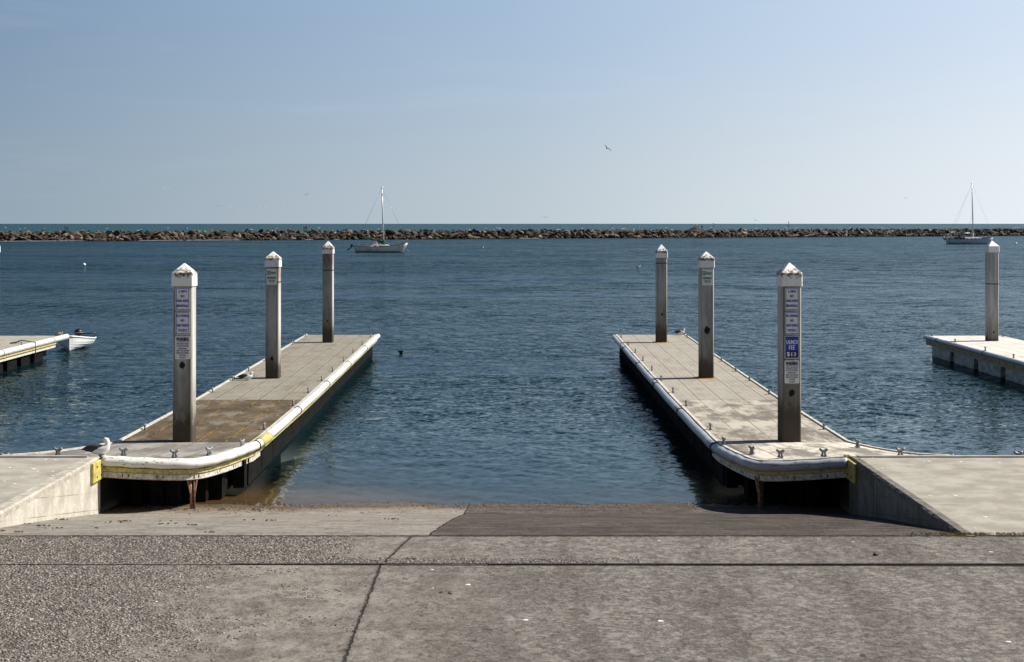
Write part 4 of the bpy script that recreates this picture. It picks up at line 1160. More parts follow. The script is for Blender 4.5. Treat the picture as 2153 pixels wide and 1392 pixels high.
def water_bird(px, py, label, kind, s=1.0, flip=False, group=None):
    y = H * F / (py - 470); x = X_(px, y)
    root = empty('duck' if kind == 'duck' else 'gull', (x, y, .02), label, 'duck' if kind == 'duck' else 'gull', group, math.pi if flip else 0)
    m = M['duck'] if kind == 'duck' else M['feather_white']
    P = [(-.23, .07, .012), (-.17, .05, .05), (-.08, .04, .085), (.03, .04, .09), (.11, .06, .07), (.15, .10, .042), (.155, .15, .036), (.165, .19, .042), (.195, .195, .034), (.215, .19, .016)]
    mb = MB(); rings = []
    for i, (a, b, c) in enumerate(P):
        q = P[max(i - 1, 0)]; w = P[min(i + 1, len(P) - 1)]; d = Vector((w[0] - q[0], 0, w[1] - q[1])).normalized(); u = Vector((-d.z, 0, d.x))
        rings.append([Vector((a, 0, b)) + u * (c * math.sin(t)) + Vector((0, 1, 0)) * (c * math.cos(t)) for t in [2 * math.pi * k / 10 for k in range(10)]])
    mb.loft(rings, 0, True, True); mb.build('body', m, root)
    mb = MB(); mb.box((.235, 0, .185), (.05, .03, .014)); mb.build('beak', M['beak'] if kind != 'duck' else M['feather_grey'], root)
    mb = MB()
    for sy in (-1, 1): mb.ell((-.05, sy * .05, .09), (.14, .035, .045), 10, 6)
    mb.build('wing', M['feather_grey'] if kind != 'duck' else m, root)
    root.scale = (s, s, s); return root
water_bird(842, 742, 'dark duck swimming in the channel beside the left dock', 'duck', .62, True)
water_bird(1342, 563, 'dark backed bird on the water left of the farthest right dock piling', 'gull', 1.3)
water_bird(2063, 506, 'white bird floating between the moored blue boat and the breakwater', 'gull', 2.4)

def buoy(px, py, r, label):
    y = H * F / (py - 470); x = X_(px, y)
    root = empty('mooring_buoy', (x, y, 0), label, 'buoy', 'mooring buoys')
    mb = MB(); mb.ell((0, 0, r * .45), (r, r, r), 14, 10); mb.build('float', M['buoy'], root)
    mb = MB(); mb.tube([(0, 0, r * 1.35), (0, 0, r * 1.7)], r * .14, 8); mb.tube([(r * .0, 0, r * 1.7), (r * .15, 0, r * 1.9), (0, 0, r * 2.05), (-r * .15, 0, r * 1.9), (0, 0, r * 1.7)], r * .06, 6); mb.build('ring', M['galv'], root)
    return root
b1 = buoy(177, 558, .20, 'white buoy floating on the dark water at the far left')
b2 = buoy(2136, 513, .30, 'white buoy on the water at the far right, beyond the capped piling')
b3 = buoy(1016, 521, .14, 'tiny white buoy on open water right of the green covered boat')

def flying_gull(px, py, Y, span, bank, rz, label, group, mat='feather_grey', s=1.0):
    root = empty('flying_gull', (X_(px, Y), Y, Z_(py, Y)), label, 'gull', group, rz)
    root.rotation_euler = (0, R(bank), rz)
    mb = MB(); rings = []
    P = [(-.26, .01, .012), (-.17, 0, .035), (-.05, 0, .06), (.08, 0, .055), (.15, .01, .038), (.19, .015, .034), (.225, .01, .012)]
    for a, b, c in P: rings.append([Vector((c * math.cos(t), a, b + c * math.sin(t))) for t in [2 * math.pi * k / 10 for k in range(10)]])
    mb.loft(rings, 0, True, True); mb.build('body', M['feather_white'], root)
    for sx in (-1, 1):
        mb = MB(); rg = []
        for t in np.linspace(0, 1, 9):
            xx = sx * span / 2 * t; zz = .16 * math.sin(min(1, t * 1.6) * math.pi / 2) * (1 - t * .2) - .22 * max(0, t - .45) ** 1.4
            ch = .085 * (1 - t ** 2.5) + .008; yy = .05 * math.sin(t * 3) - .12 * max(0, t - .4)
            rg.append([Vector((xx, yy + ch, zz)), Vector((xx, yy, zz + .014)), Vector((xx, yy - ch, zz)), Vector((xx, yy, zz - .008))])
        mb.loft(rg, 0, True, True); w = mb.build('wing', M[mat], root)
    mb = MB(); mb.box((0, -.29, .01), (.09, .1, .008)); mb.build('tail', M['feather_white'], root)
    mb = MB(); mb.tube([(0, .22, .01), (0, .26, .0)], [.012, .004], 6); mb.build('beak', M['beak'], root)
    root.scale = (s, s, s)
    return root
GL = 'gulls in flight'
flying_gull(1276.5, 312, 150, 1.15, 36, R(25), 'large gull banking with bent wings high over the channel', GL, 'feather_black')
for (px, py, Y, s_, mt, bk, lb) in ((347, 396, 210, 1, 'feather_white', 10, 'white gull flying alone above the two left hand pilings'),
    (461, 434.5, 260, 1, 'feather_grey', -12, 'grey gull low in the sky, leftmost of the low flock'),
    (488, 438, 230, 1.1, 'feather_white', 20, 'white gull lowest of the small flock left of the sailing boat'),
    (553, 436.5, 260, 1, 'feather_white', -8, 'pale gull above the middle left dock piling'),
    (590, 431.5, 250, 1, 'feather_white', 15, 'pale gull right of the middle left dock piling top'),
    (644, 409.5, 220, 1, 'feather_grey', -15, 'grey gull highest of the small flock near the green covered boat'),
    (1147, 457.5, 240, 1, 'feather_black', 5, 'dark gull just above the horizon in the middle of the view'),
    (1589, 463.5, 220, 1.2, 'feather_white', 30, 'white gull skimming the horizon right of the two right dock pilings'),
    (113, 395, 320, 1, 'feather_grey', 5, 'faint grey gull high above the walkers on the breakwater'),
    (1904, 416.5, 300, 1, 'feather_grey', -5, 'faint grey gull left of the tall mast at the right edge')):
    flying_gull(px, py, Y, 1.15, bk, R(random.uniform(-30, 30)), lb, GL, mt, s_)

# ------------------------------------------------------------------ PEOPLE ON THE BREAKWATER
def person(px, back, facing, top, legs, hair, label, lean=0, bag=False, h=1.75, stride=.18, dz=0):
    p = bw_point(px, back); z0 = 3.05 + dz
    root = empty('person', (p.x, p.y, z0), label, 'person', 'people walking on the breakwater', facing)
    def sk(nodes, edges, rad, mats, split):
        me = bpy.data.meshes.new('t'); me.from_pydata(nodes, edges, []); ob = bpy.data.objects.new('t', me); col.objects.link(ob)
        md = ob.modifiers.new('s', 'SKIN')
        for i, r in enumerate(rad): me.skin_vertices[0].data[i].radius = (r, r)
        me.skin_vertices[0].data[0].use_root = True
        ob.modifiers.new('u', 'SUBSURF').levels = 1
        dg = bpy.context.evaluated_depsgraph_get(); out = bpy.data.meshes.new_from_object(ob.evaluated_get(dg))
        bpy.data.objects.remove(ob)
        return out
    k = h / 1.75; a = lean
    nodes = [(0, 0, .92), (a * .3, 0, 1.15), (a * .7, 0, 1.38), (a, 0, 1.50), (a * 1.15, 0, 1.60), (a * 1.3, 0, 1.68),
             (0, .09, .88), (stride * .6, .10, .48), (stride, .10, .07), (stride + .12, .10, .03),
             (0, -.09, .88), (-stride * .2, -.10, .48), (-stride, -.10, .07), (-stride + .12, -.10, .03),
             (a * .8, .19, 1.40), (a * .8 - .08, .25, 1.12), (a + .05, .25, .88), (a + .09, .25, .80),
             (a * .8, -.19, 1.40), (a * .8 + .08, -.25, 1.12), (a + .12, -.25, .92), (a + .17, -.25, .86)]
    edges = [(0, 1), (1, 2), (2, 3), (3, 4), (4, 5), (0, 6), (6, 7), (7, 8), (8, 9), (0, 10), (10, 11), (11, 12), (12, 13), (2, 14), (14, 15), (15, 16), (16, 17), (2, 18), (18, 19), (19, 20), (20, 21)]
    rad = [.15, .145, .16, .065, .09, .085, .10, .065, .045, .04, .10, .065, .045, .04, .065, .05, .035, .038, .065, .05, .035, .038]
    nodes = [tuple(q * k for q in n) for n in nodes]; rad = [r * k for r in rad]
    me = sk(nodes, edges, rad, None, None)
    for m in (M[top], M[legs], M['skin'], M['black']): me.materials.append(m)
    for f in me.polygons:
        z = f.center.z / k; ay = abs(f.center.y) / k
        f.material_index = 2 if z > 1.5 or (ay > .2 and z < .93) else (3 if z < .08 else (1 if z < .92 else 0)); f.use_smooth = True
    o = bpy.data.objects.new('body', me); col.objects.link(o); o.parent = root
    mb = MB(); mb.ell((a * 1.28 * k - .015, 0, 1.70 * k), (.11, .10, .09), 10, 6); mb.build('hair', M[hair], root)
    mb = MB(); mb.ell((a * 1.28 * k + .095, 0, 1.63 * k), (.02, .015, .02), 6, 4)
    mb.build('nose', M['skin'], root)
    if bag:
        mb = MB(); mb.box((.08, -.30, .55), (.26, .22, .34), 0, 0, .8); mb.tube([(.08, -.30, .72), (.10, -.28, .86)], .012, 5)
        b = mb.build('carrier_bag', M['white_paint']); b.location = root.location; b.rotation_euler = root.rotation_euler
        tag(b, 'white bag carried by the left of the two dark walkers', 'bag')
    return root
person(137.5, 6.0, R(180), 'cloth_black', 'cloth_black', 'hair', 'person in black leaning forward, left of the two dark walkers', .20, True)
person(141.8, 6.3, R(180), 'cloth_black', 'cloth_black', 'hair', 'person in black striding, right of the two dark walkers', .05, False, 1.75, .26)
person(639.3, 6.0, R(170), 'cloth_red', 'cloth_black', 'hairgrey', 'pale haired person in dark red on the breakwater', .03, False, 1.72, .10)
person(642.0, 6.4, R(200), 'cloth_black', 'cloth_brightred', 'hair', 'person with bright red trousers, middle of the group of three', .02, False, 1.62, .08)
person(644.8, 6.2, R(200), 'cloth_blue', 'cloth_black', 'hair', 'person in a blue jacket, rightmost of the group of three', .05, False, 1.65, .10)
person(1476, 6.0, R(80), 'cloth_black', 'cloth_blue', 'hair', 'lone person in dark clothes standing on the right half of the breakwater', .0, False, 1.75, .06)

# sitting gulls on the breakwater
for px, dz, lb in ((392, .35, 'white gull standing on the rocks left of the first rusty capped piling'), (667, .3, 'upright white gull right of the group of three walkers'), (674, .3, 'white gull farthest right of the group of three walkers'), (1467, 1.3, 'gull on the big dark rock left of the lone walker')):
    p = bw_point(px, 5.6); g = resting_gull(p.x, p.y, 3.0 + dz, R(random.choice([0, 180])), lb, 'gulls on the breakwater', True, False, 2.0, 'feather_grey')
q = bw_point(1463, 6.0); vs, fs = rock_geo(2.0, 1.5, 1, .9, Euler((0, 0, 0)), None)
me = bpy.data.meshes.new('boulder'); me.from_pydata([tuple(v) for v in vs], [], fs); me.materials.append(M['rock']); set_tone(me, [(.07, .065, .06)] * len(fs))
o = bpy.data.objects.new('boulder', me); col.objects.link(o); o.location = (q.x, q.y, 3.1); tag(o, 'big blackish boulder standing proud of the breakwater beside the lone walker', 'boulder')

# channel markers beyond
for px, ht, lb in ((1500, 6, 'tiny channel marker on the horizon right of the lone walker'), (1658, 9, 'channel marker on the horizon above the launch fee piling'), (423, 5, 'tiny channel marker on the horizon left of the middle left piling')):
    Y = 2600; root = empty('channel_marker', (X_(px, Y), Y, 0), lb, 'marker', 'channel markers')
    mb = MB(); mb.tube([(0, 0, 0), (0, 0, ht * .8)], [.7, .3], 8); mb.build('tower', M['galv'], root)
    mb = MB(); mb.box((0, 0, ht * .85), (1.2, 1.2, ht * .25)); mb.build('topmark', M['black'], root)

# ------------------------------------------------------------------ SMALL THINGS ON THE CONCRETE
# weeds in the joint at the right
rg_ = random.Random(4); mb = MB()
for cx, w, n in ((X_(1925, 19.35), .16, 16), (X_(1950, 19.35), .1, 22), (X_(1985, 19.35), .08, 22), (X_(2024, 19.36), .20, 110), (X_(2062, 19.36), .12, 40), (X_(2120, 19.36), .28, 70), (X_(2150, 19.36), .1, 16)):
    for _ in range(n):
        x = cx + rg_.gauss(0, w * .5); y = 19.38 + rg_.gauss(0, .018); h = rg_.uniform(.012, .045); a = rg_.uniform(0, 6.28); l = rg_.uniform(.01, .035)
        mb.add([(x - .004, y, Q), (x + .004, y, Q), (x + l * math.cos(a), y + l * math.sin(a) * .5, Q + h)], [(0, 1, 2)])
        mb.add([(x + l * math.cos(a) - .008, y, Q + h * .7), (x + l * math.cos(a) + .006, y - .006, Q + h * .6), (x + l * math.cos(a), y, Q + h + .008)], [(0, 1, 2)])
tag(mb.build('weeds', M['weed']), 'yellow green weeds growing in the joint at the foot of the right wall', 'weeds', None, 'stuff')

# loose gravel where the aggregate is exposed
V, FC = [], []; TN = []
rg_ = random.Random(9)
def pebble(x, y, r, zb_=None):
    o = len(V); zz = (ramp_z(y) if zb_ is None else zb_) + r * .15
    a0 = rg_.uniform(0, 3); e = rg_.uniform(.6, 1)
    for k in range(5):
        a = a0 + k * 1.2566; V.append((x + r * math.cos(a), y + r * e * math.sin(a), zz - r * .3))
    for k in range(5):
        a = a0 + k * 1.2566 + .3; V.append((x + r * .62 * math.cos(a), y + r * .62 * e * math.sin(a), zz + r * rg_.uniform(.25, .45)))
    for k in range(5): FC.append((o + k, o + (k + 1) % 5, o + 5 + (k + 1) % 5, o + 5 + k))
    FC.append(tuple(o + 5 + k for k in range(5)))
    c = rg_.choice([(.09, .085, .08), (.16, .145, .13), (.28, .26, .23), (.42, .39, .34), (.20, .155, .12), (.12, .10, .09)]); TN.extend([c] * 6)
for _ in range(30000):
    u = rg_.random()
    if u < .55:
        y = rg_.uniform(12.9, 17.6); x = -5.9 + abs(rg_.gauss(0, 1.7)); 
        if noise.noise(Vector((x * 1.1, y * 1.1, 0))) < -.25 + (x + 3.6) * .2: continue
    elif u < .93:
        y = rg_.uniform(17.8, 19.30); x = rg_.uniform(-8.5, -2.1)
        if x > -2.9 and rg_.random() < .5: continue
    else:
        y = 17.78 + abs(rg_.gauss(0, .14)); x = rg_.uniform(-2.5, 1.6)
    if noise.noise(Vector((x * 3, y * 3, 4))) < -.22: continue
    pebble(x, y, rg_.choice([.006, .009, .011, .014, .018]) * rg_.uniform(.8, 1.15))
me = bpy.data.meshes.new('gravel'); me.from_pydata(V, [], FC); set_tone(me, TN)
s = NT('gravel_stone'); at = s.n('ShaderNodeAttribute', attribute_name='tone').outputs['Color']; s.bsdf(at, .85); me.materials.append(s.mat)
ob = bpy.data.objects.new('gravel', me); col.objects.link(ob); tag(ob, 'exposed gravel and small stones on the left of the apron', 'gravel', None, 'stuff')

# bird droppings: irregular flat splashes
def blob(x, y, z, r, e, mat, name, label, group, cat, th=.003):
    mb = MB(); n = 14; a0 = rg_.uniform(0, 6)
    pts = []
    for k in range(n):
        a = 2 * math.pi * k / n; rr = r * rg_.uniform(.55, 1.15); pts.append((x + rr * math.cos(a), y + rr * e * math.sin(a)))
    mb.loft([[Vector((a, b, z - .002)) for a, b in pts], [Vector((x + (a - x) * .9, y + (b - y) * .9, z + th)) for a, b in pts]], 0, True, True)
    return tag(mb.build(name, mat), label, cat, group)
def gp(px, py):
    # ground point under a bearing
    y = 15.0
    for _ in range(60): y = .5 * y + .5 * (H - ramp_z(min(y, 27))) * F / (py - 470)
    return X_(px, y), y
for (px, py, r, lb) in ((1388, 1306, .035, 'largest white dropping, right of centre on the near concrete'), (1106, 1304, .030, 'pale smudged dropping left of the largest white one'), (985, 1230, .035, 'long white dropping right of the crack'), (909, 1198, .022, 'white dropping just beyond the crack by the drain'),
    (910, 1237, .015, 'small white dropping in the middle of the near slab'), (436, 1235, .02, 'small white dropping left of the crack'), (329, 1265, .016, 'small white dropping on the left gravelly slab'), (330, 1137, .02, 'white dropping on the far gravel strip'), (628, 1166, .018, 'small white dropping beside the drain'),
    (65, 1302, .022, 'white dropping at the left edge of the near slab'), (2120, 1350, .028, 'pale dropping in the lower right corner'), (1793, 1139, .016, 'small pale dropping near the foot of the right wall'), (1386, 1137, .02, 'white dropping on the far strip in the middle'), (1597, 1148, .018, 'one of two small droppings right of the middle strip'), (2083, 1161, .03, 'thin pale dropping on the right strip')):
    x, y = gp(px, py); blob(x, y, ramp_z(y) + .002, r * 1.15, 1.0 if r > .03 else .8, M['dropping'], 'bird_dropping', lb, 'bird droppings on the concrete', 'dropping')
qd = [(95, 967), (115, 967), (20, 983), (70, 986), (78, 991), (110, 991), (45, 1003), (110, 1000), (30, 1017), (9, 1012)]
for i, (px, py) in enumerate(qd):
    y = (H - Q) * F / (py - 470); blob(X_(px, y), y, Q + .002, rg_.uniform(.025, .045), .9, M['dropping'], 'bird_dropping', 'small white dropping spattered on the left quay', 'bird droppings on the left quay', 'dropping')
for i, (px, py) in enumerate([(1835, 963), (1855, 984), (1942, 972), (1953, 970), (2020, 971), (1955, 1043), (2008, 1042), (2050, 1111), (2071, 1087), (2100, 973)]):
    y = (H - Q) * F / (py - 470); blob(X_(px, y), y, Q + .002, rg_.uniform(.02, .045), .8, M['dropping'], 'bird_dropping', 'small white dropping spattered on the right quay', 'bird droppings on the right quay', 'dropping')
x, y = gp(1842, 1168)
mb = MB(); vs, fs = rock_geo(.045, 1.1, .8, .6, Euler((0, 0, .3)), None); mb.add([v + Vector((x, y, Q + .015)) for v in vs], fs); tag(mb.build('stone', M['leafdry']), 'single dark stone lying on the strip below the right wall', 'stone')
# strands of dried seaweed on the ramp
k = 0
mb = MB()
spots = [(55, 1104), (85, 1107), (120, 1112), (230, 1100), (250, 1098), (270, 1097), (20, 1118), (40, 1120), (130, 1093), (140, 1094), (410, 1105), (345, 1103), (452, 1121), (535, 1073), (545, 1074), (465, 1073), (520, 1095), (570, 1096), (700, 1085), (760, 1080), (827, 1093), (345, 1097), (940, 1250), (174, 1231), (390, 1072), (200, 1112)]
for px, py in spots:
    x, y = gp(px, py)
    for _ in range(rg_.randint(2, 6)):
        cx, cy = x + rg_.gauss(0, .07), y + rg_.gauss(0, .05); a = rg_.uniform(-.7, .7); l = rg_.uniform(.02, .07)
        p = [(cx + l * t * math.cos(a) - l / 2, cy + l * t * math.sin(a), ramp_z(cy) + .008 + .012 * math.sin(t * 3)) for t in np.linspace(0, 1, 5)]
        mb.tube(p, [.002, .007, .008, .006, .002], 5)
tag(mb.build('seaweed', M['leafdry']), 'scraps of dried brown seaweed scattered on the ramp', 'seaweed', None, 'stuff')
# shell grit line at the waterline
V, FC, TN = [], [], []
for _ in range(1300):
    x = rg_.uniform(WL + .05, WR - 1.0); y = 26.85 + rg_.gauss(.15, .32) - (.12 if x < -3 else 0) - max(0, -x - 3) * .10 + .1 * noise.noise(Vector((x, 0, 0)))
    pebble(x, y, rg_.choice([.008, .012, .018]), ramp_z(y))
TN = [tuple(a * b for a, b in zip(c, (.8, .62, .45))) for c in TN]
me = bpy.data.meshes.new('shell_grit'); me.from_pydata(V, [], FC); set_tone(me, TN); me.materials.append(s.mat)
ob = bpy.data.objects.new('shell_grit', me); col.objects.link(ob); tag(ob, 'line of brown grit and shell along the edge of the water', 'grit', None, 'stuff')

# ------------------------------------------------------------------ WATER
def water():
    rs = np.random.RandomState(5)
    rows = [25.2]
    while rows[-1] < 420:
        y = rows[-1]; rows.append(y + min(max(.045, y * y * .000105), 6.0))
    yy = rows[-1]
    while yy < 30000: yy *= 1.06; rows.append(yy)
    rows = np.array(rows); nc = 760
    u = np.linspace(-.46, .46, nc)
    Yg = np.repeat(rows[:, None], nc, 1); Xg = u[None, :] * Yg * 1.0
    dy = np.gradient(rows)[:, None]; dx = (rows * (u[1] - u[0]))[:, None]
    Z = np.zeros_like(Yg)
    wd = R(200)
    for i in range(95):
        lam = .15 * (1.5 / .15) ** rs.rand(); th = wd + rs.normal(0, .6); kk = 2 * math.pi / lam
        kx, ky = kk * math.sin(th), kk * math.cos(th)
        amp = .0036 * lam * rs.uniform(.5, 1.3) / (1 + (lam / 1.1) ** 2)
        w = np.clip(1.6 - 2.2 * abs(ky) * dy / math.pi, 0, 1) * np.clip(1.6 - 2.2 * abs(kx) * dx / math.pi, 0, 1)
        Z += amp * w * np.sin(kx * Xg + ky * Yg + rs.rand() * 6.28)
    # gusts: patches of rougher and calmer water
    g = np.zeros_like(Z)
    for i in range(14):
        lam = 9 * (60 / 9) ** rs.rand(); th = rs.rand() * 6.28; kk = 2 * math.pi / lam
        g += np.sin(kk * math.sin(th) * Xg * .55 + kk * math.cos(th) * Yg * .8 + rs.rand() * 6.28)
    Z *= np.clip(1.0 + g * .09, .35, 1.7)
    fade = np.clip((Yg - 26.8) / 14, .10, 1); fade = fade ** .8
    Z *= fade
    Z = np.where(Yg > 26.9, Z, Z * .4)
    nr = len(rows)
    co = np.stack([Xg, Yg, Z], -1).reshape(-1, 3)
    idx = np.arange(nr * nc).reshape(nr, nc)
    f = np.stack([idx[:-1, :-1], idx[:-1, 1:], idx[1:, 1:], idx[1:, :-1]], -1).reshape(-1, 4)
    me = bpy.data.meshes.new('water'); me.vertices.add(len(co)); me.vertices.foreach_set('co', co.ravel())
    me.loops.add(f.size); me.loops.foreach_set('vertex_index', f.ravel())
    me.polygons.add(len(f)); me.polygons.foreach_set('loop_start', np.arange(len(f)) * 4); me.polygons.foreach_set('loop_total', np.full(len(f), 4))
    me.polygons.foreach_set('use_smooth', np.ones(len(f), bool)); me.update(calc_edges=True)
    o = bpy.data.objects.new('water', me); col.objects.link(o); tag(o, kind='structure')
    s = NT('harbour_water'); p = s.pos(); x, y, z = s.sep(p)
    # ripple slopes at several sizes, crests mostly across the wind
    def slope(sc, st, det, off):
        nd = s.n('ShaderNodeTexNoise'); s.put(nd.inputs['Vector'], s.scale(p, st, off)); nd.inputs['Scale'].default_value = sc; nd.inputs['Detail'].default_value = det; nd.inputs['Roughness'].default_value = .6
        v = s.n('ShaderNodeVectorMath', operation='SUBTRACT'); s.put(v.inputs[0], nd.outputs['Color']); v.inputs[1].default_value = (.5, .5, .5)
        return v.outputs[0]
    def vs(v, k):
        n = s.n('ShaderNodeVectorMath', operation='SCALE'); s.put(n.inputs[0], v); s.put(n.inputs['Scale'], k); return n.outputs[0]
    def va(a, b):
        n = s.n('ShaderNodeVectorMath', operation='ADD'); s.put(n.inputs[0], a); s.put(n.inputs[1], b); return n.outputs[0]
    gust = s.mapr(s.noise(s.scale(p, (.010, .040, 1)), 1, 5, .6), .38, .62, .42, 1.35)
    calm = s.mapr(y, 27, 44, .14, 1)
    k = s.m('MULTIPLY', gust, calm)
    sl = va(vs(slope(8.5, (.7, 1, 1), 4, (0, 0, 0)), 1.15), vs(slope(2.0, (.45, 1, 1), 3, (4, 2, 0)), s.mapr(y, 30, 60, .35, .85)))
    sl = va(sl, vs(slope(.45, (.4, 1, 1), 4, (1, 9, 0)), s.mapr(y, 45, 120, 0, .6)))
    sl = vs(sl, k)
    sx, sy, sz = s.sep(sl)
    gn = s.n('ShaderNodeNewGeometry').outputs['Normal']; gx, gy, gz = s.sep(gn)
    bias = s.mapr(y, 40, 200, -.02, -.11)
    nv = v3(s, s.m('ADD', gx, s.m('MULTIPLY', sx, .7)), s.m('ADD', s.m('ADD', gy, sy), bias), gz)
    nz_ = s.n('ShaderNodeVectorMath', operation='NORMALIZE'); s.put(nz_.inputs[0], nv); nrm = nz_.outputs[0]
    deep = s.mix(s.mapr(y, 300, 900), (.003, .014, .017), (.010, .060, .056))
    deep = s.mix(s.mapr(y, 60, 300, 0, .5), deep, (.004, .026, .026))
    tr = s.n('ShaderNodeBsdfTransparent'); tr.inputs[0].default_value = (.85, .76, .58, 1)
    df = s.n('ShaderNodeBsdfDiffuse'); s.put(df.inputs['Color'], deep); s.put(df.inputs['Normal'], nrm)
    dm = s.n('ShaderNodeMixShader'); s.put(dm.inputs[0], s.mapr(s.m('ADD', y, s.m('MULTIPLY', s.mapr(x, -4.5, .5), 4.0)), 27.6, 35.5, 0.0, 1.0)); s.t.links.new(tr.outputs[0], dm.inputs[1]); s.t.links.new(df.outputs[0], dm.inputs[2])
    gl = s.n('ShaderNodeBsdfGlossy'); s.put(gl.inputs['Roughness'], s.mapr(y, 30, 500, .04, .12)); s.put(gl.inputs['Normal'], nrm); gl.inputs['Color'].default_value = (.50, .60, .63, 1); s.put(gl.inputs['Color'], s.mix(s.mapr(y, 28, 55), (.74, .82, .84), (.42, .505, .555)))  # glossy tint dims with distance to stand in for wave self-shadowing
    fr = s.n('ShaderNodeFresnel'); fr.inputs['IOR'].default_value = 1.333; s.put(fr.inputs['Normal'], nrm)
    fx = s.m('MINIMUM', fr.outputs[0], .78)
    mx = s.n('ShaderNodeMixShader'); s.put(mx.inputs[0], fx); s.t.links.new(dm.outputs[0], mx.inputs[1]); s.t.links.new(gl.outputs[0], mx.inputs[2])
    s.t.links.new(mx.outputs[0], s.out.inputs[0])
    me.materials.append(s.mat)
water()
# scattered whitecaps outside the breakwater and a few inside
mb = MB(); rgw = random.Random(6)
for _ in range(60):
    y = rgw.uniform(650, 2200); w = rgw.uniform(1.0, 3.5)
    x = rgw.uniform(-.36, .36) * y; n = 5
    up = [(x + w * (k / n - .5), y + rgw.uniform(0, w * .3), .18 + .12 * (k in (2, 3))) for k in range(n + 1)]; lo = [(x + w * (k / n - .5), y - rgw.uniform(.2, w * .5), .12) for k in range(n + 1)]
    mb.add(up + lo, [(k, k + 1, n + 2 + k, n + 1 + k) for k in range(n)], 0, True)
tag(mb.build('whitecaps', M['foam']), 'tiny scattered whitecaps on the sea', 'whitecaps', None, 'stuff')

# ------------------------------------------------------------------ one mesh per separate piece
def split(o):
    me = o.data; n = len(me.vertices); par = list(range(n))
    def find(a):
        while par[a] != a: par[a] = par[par[a]]; a = par[a]
        return a
    for e in me.edges:
        a, b = find(e.vertices[0]), find(e.vertices[1])
        if a != b: par[a] = b
    groups = {}
    for f in me.polygons: groups.setdefault(find(f.vertices[0]), []).append(f)
    if len(groups) < 2: return
    sets = list(groups.values())
    for k, fs in enumerate(sets):
        ids = {}; vs = []; ff = []
        for f in fs:
            t = []
            for v in f.vertices:
                if v not in ids: ids[v] = len(vs); vs.append(tuple(me.vertices[v].co))
                t.append(ids[v])
            ff.append(t)
        m2 = bpy.data.meshes.new(o.name.split('.')[0]); m2.from_pydata(vs, [], ff)
        for m in me.materials: m2.materials.append(m)
        m2.polygons.foreach_set('material_index', [f.material_index for f in fs]); m2.polygons.foreach_set('use_smooth', [f.use_smooth for f in fs]); m2.update()
        c = o if k == 0 else o.copy()
        if k: col.objects.link(c)
        c.data = m2
SPLIT = {'float_drum', 'cross_beam', 'shade_keel_fill', 'platform_float', 'support_post', 'slot', 'joint_band', 'bolt', 'window', 'bumper', 'toe_rail', 'metal_edge', 'side_fascia', 'rubbing_strake', 'thwart', 'stay', 'cockpit_cover'}
for o in [q for q in bpy.data.objects if q.type == 'MESH' and q.name.split('.')[0] in SPLIT]: split(o)

# ------------------------------------------------------------------ LIGHT, SKY, CAMERA
EL, AZ = 46.0, 79.0        # azimuth clockwise from +Y
sd = Vector((math.sin(R(AZ)) * math.cos(R(EL)), math.cos(R(AZ)) * math.cos(R(EL)), math.sin(R(EL))))
L = bpy.data.lights.new('sun', 'SUN'); L.energy = 5.0; L.angle = R(.53); L.color = (1, .95, .87)
lo = bpy.data.objects.new('sun', L); col.objects.link(lo); lo.rotation_euler = (-sd).to_track_quat('-Z', 'Y').to_euler()
w = bpy.data.worlds.new('World'); scene.world = w; w.use_nodes = True; nt = w.node_tree; nt.nodes.clear()
def W(t): return nt.nodes.new(t)
sky = W('ShaderNodeTexSky'); sky.sky_type = 'NISHITA'; sky.sun_disc = False; sky.sun_elevation = R(EL); sky.sun_rotation = R(AZ)
sky.air_density = 1.0; sky.dust_density = 1.4; sky.ozone_density = 2.0
tc = W('ShaderNodeTexCoord'); sp = W('ShaderNodeSeparateXYZ'); nt.links.new(tc.outputs['Generated'], sp.inputs[0])
def mr(v, a, b, c, d):
    n = W('ShaderNodeMapRange'); nt.links.new(v, n.inputs[0]); n.interpolation_type = 'SMOOTHSTEP'
    for i, q in enumerate((a, b, c, d)): n.inputs[i + 1].default_value = q
    return n.outputs[0]
def mixc(f, a, b, mode='MIX'):
    n = W('ShaderNodeMix'); n.data_type = 'RGBA'; n.blend_type = mode
    for inp, v in ((n.inputs[0], f), (n.inputs[6], a), (n.inputs[7], b)):
        if isinstance(v, bpy.types.NodeSocket): nt.links.new(v, inp)
        else: inp.default_value = v if isinstance(v, float) else (*v, 1)
    return n.outputs[2]
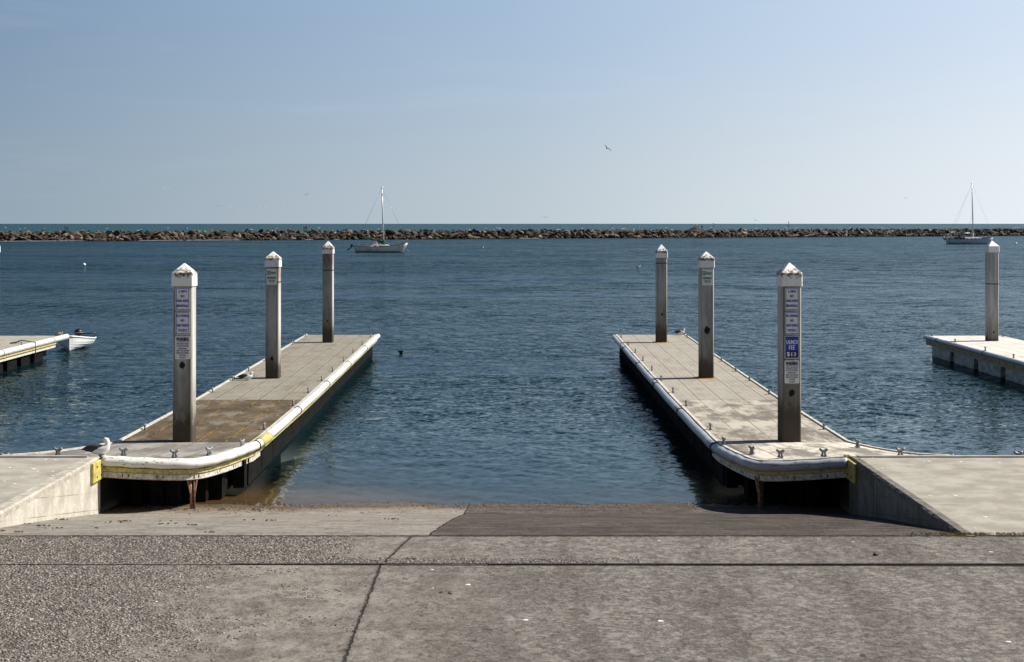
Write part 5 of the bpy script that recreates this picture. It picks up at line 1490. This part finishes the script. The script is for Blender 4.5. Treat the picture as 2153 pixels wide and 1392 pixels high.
# thin high cloud streaks
mp = W('ShaderNodeMapping'); mp.inputs['Scale'].default_value = (1.6, 1.6, 13); nt.links.new(tc.outputs['Generated'], mp.inputs[0])
nz = W('ShaderNodeTexNoise'); nz.inputs['Scale'].default_value = 1.5; nz.inputs['Detail'].default_value = 7; nz.inputs['Roughness'].default_value = .62; nz.inputs['Distortion'].default_value = .4; nt.links.new(mp.outputs[0], nz.inputs[0])
E_ = 10 / 1.46
def c3(a, k=E_): return tuple(q * k for q in a)
lft = mr(sp.outputs[0], -.36, .0, 0.0, 1.0); rgt = mr(sp.outputs[0], .0, .36, 0.0, 1.0)
for nd_ in (lft, rgt): nd_.node.interpolation_type = 'LINEAR'
hor = mixc(rgt, mixc(lft, c3((.285, .37, .445)), c3((.50, .58, .64))), c3((.82, .88, .92)))
top = mixc(rgt, mixc(lft, c3((.205, .31, .455)), c3((.375, .51, .685))), c3((.64, .755, .91)))
elv = mr(sp.outputs[2], .0, .16, 0.0, 1.0)
low = mixc(elv, hor, top)
cl = mr(nz.outputs[0], .52, .78, 0.0, .16)
low = mixc(cl, low, c3((.66, .74, .84)))
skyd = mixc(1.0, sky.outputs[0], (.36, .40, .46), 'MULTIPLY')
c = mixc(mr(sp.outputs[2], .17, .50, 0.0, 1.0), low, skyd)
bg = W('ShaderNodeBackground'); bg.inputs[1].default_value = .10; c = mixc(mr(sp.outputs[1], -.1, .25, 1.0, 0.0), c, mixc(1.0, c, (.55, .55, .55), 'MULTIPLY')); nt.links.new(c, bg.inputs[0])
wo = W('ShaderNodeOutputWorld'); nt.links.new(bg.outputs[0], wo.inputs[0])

cam = bpy.data.cameras.new('camera'); cam.sensor_width = 36; cam.lens = 36 * F / 2153; cam.shift_y = -226 / 2153.0
cam.clip_start = .1; cam.clip_end = 60000
co = bpy.data.objects.new('camera', cam); col.objects.link(co); co.location = (0, 0, H); co.rotation_euler = (R(90), 0, 0)
scene.camera = co
vs_ = scene.view_settings; vs_.view_transform = 'Standard'; vs_.look = 'None'; vs_.exposure = .55; vs_.gamma = 1
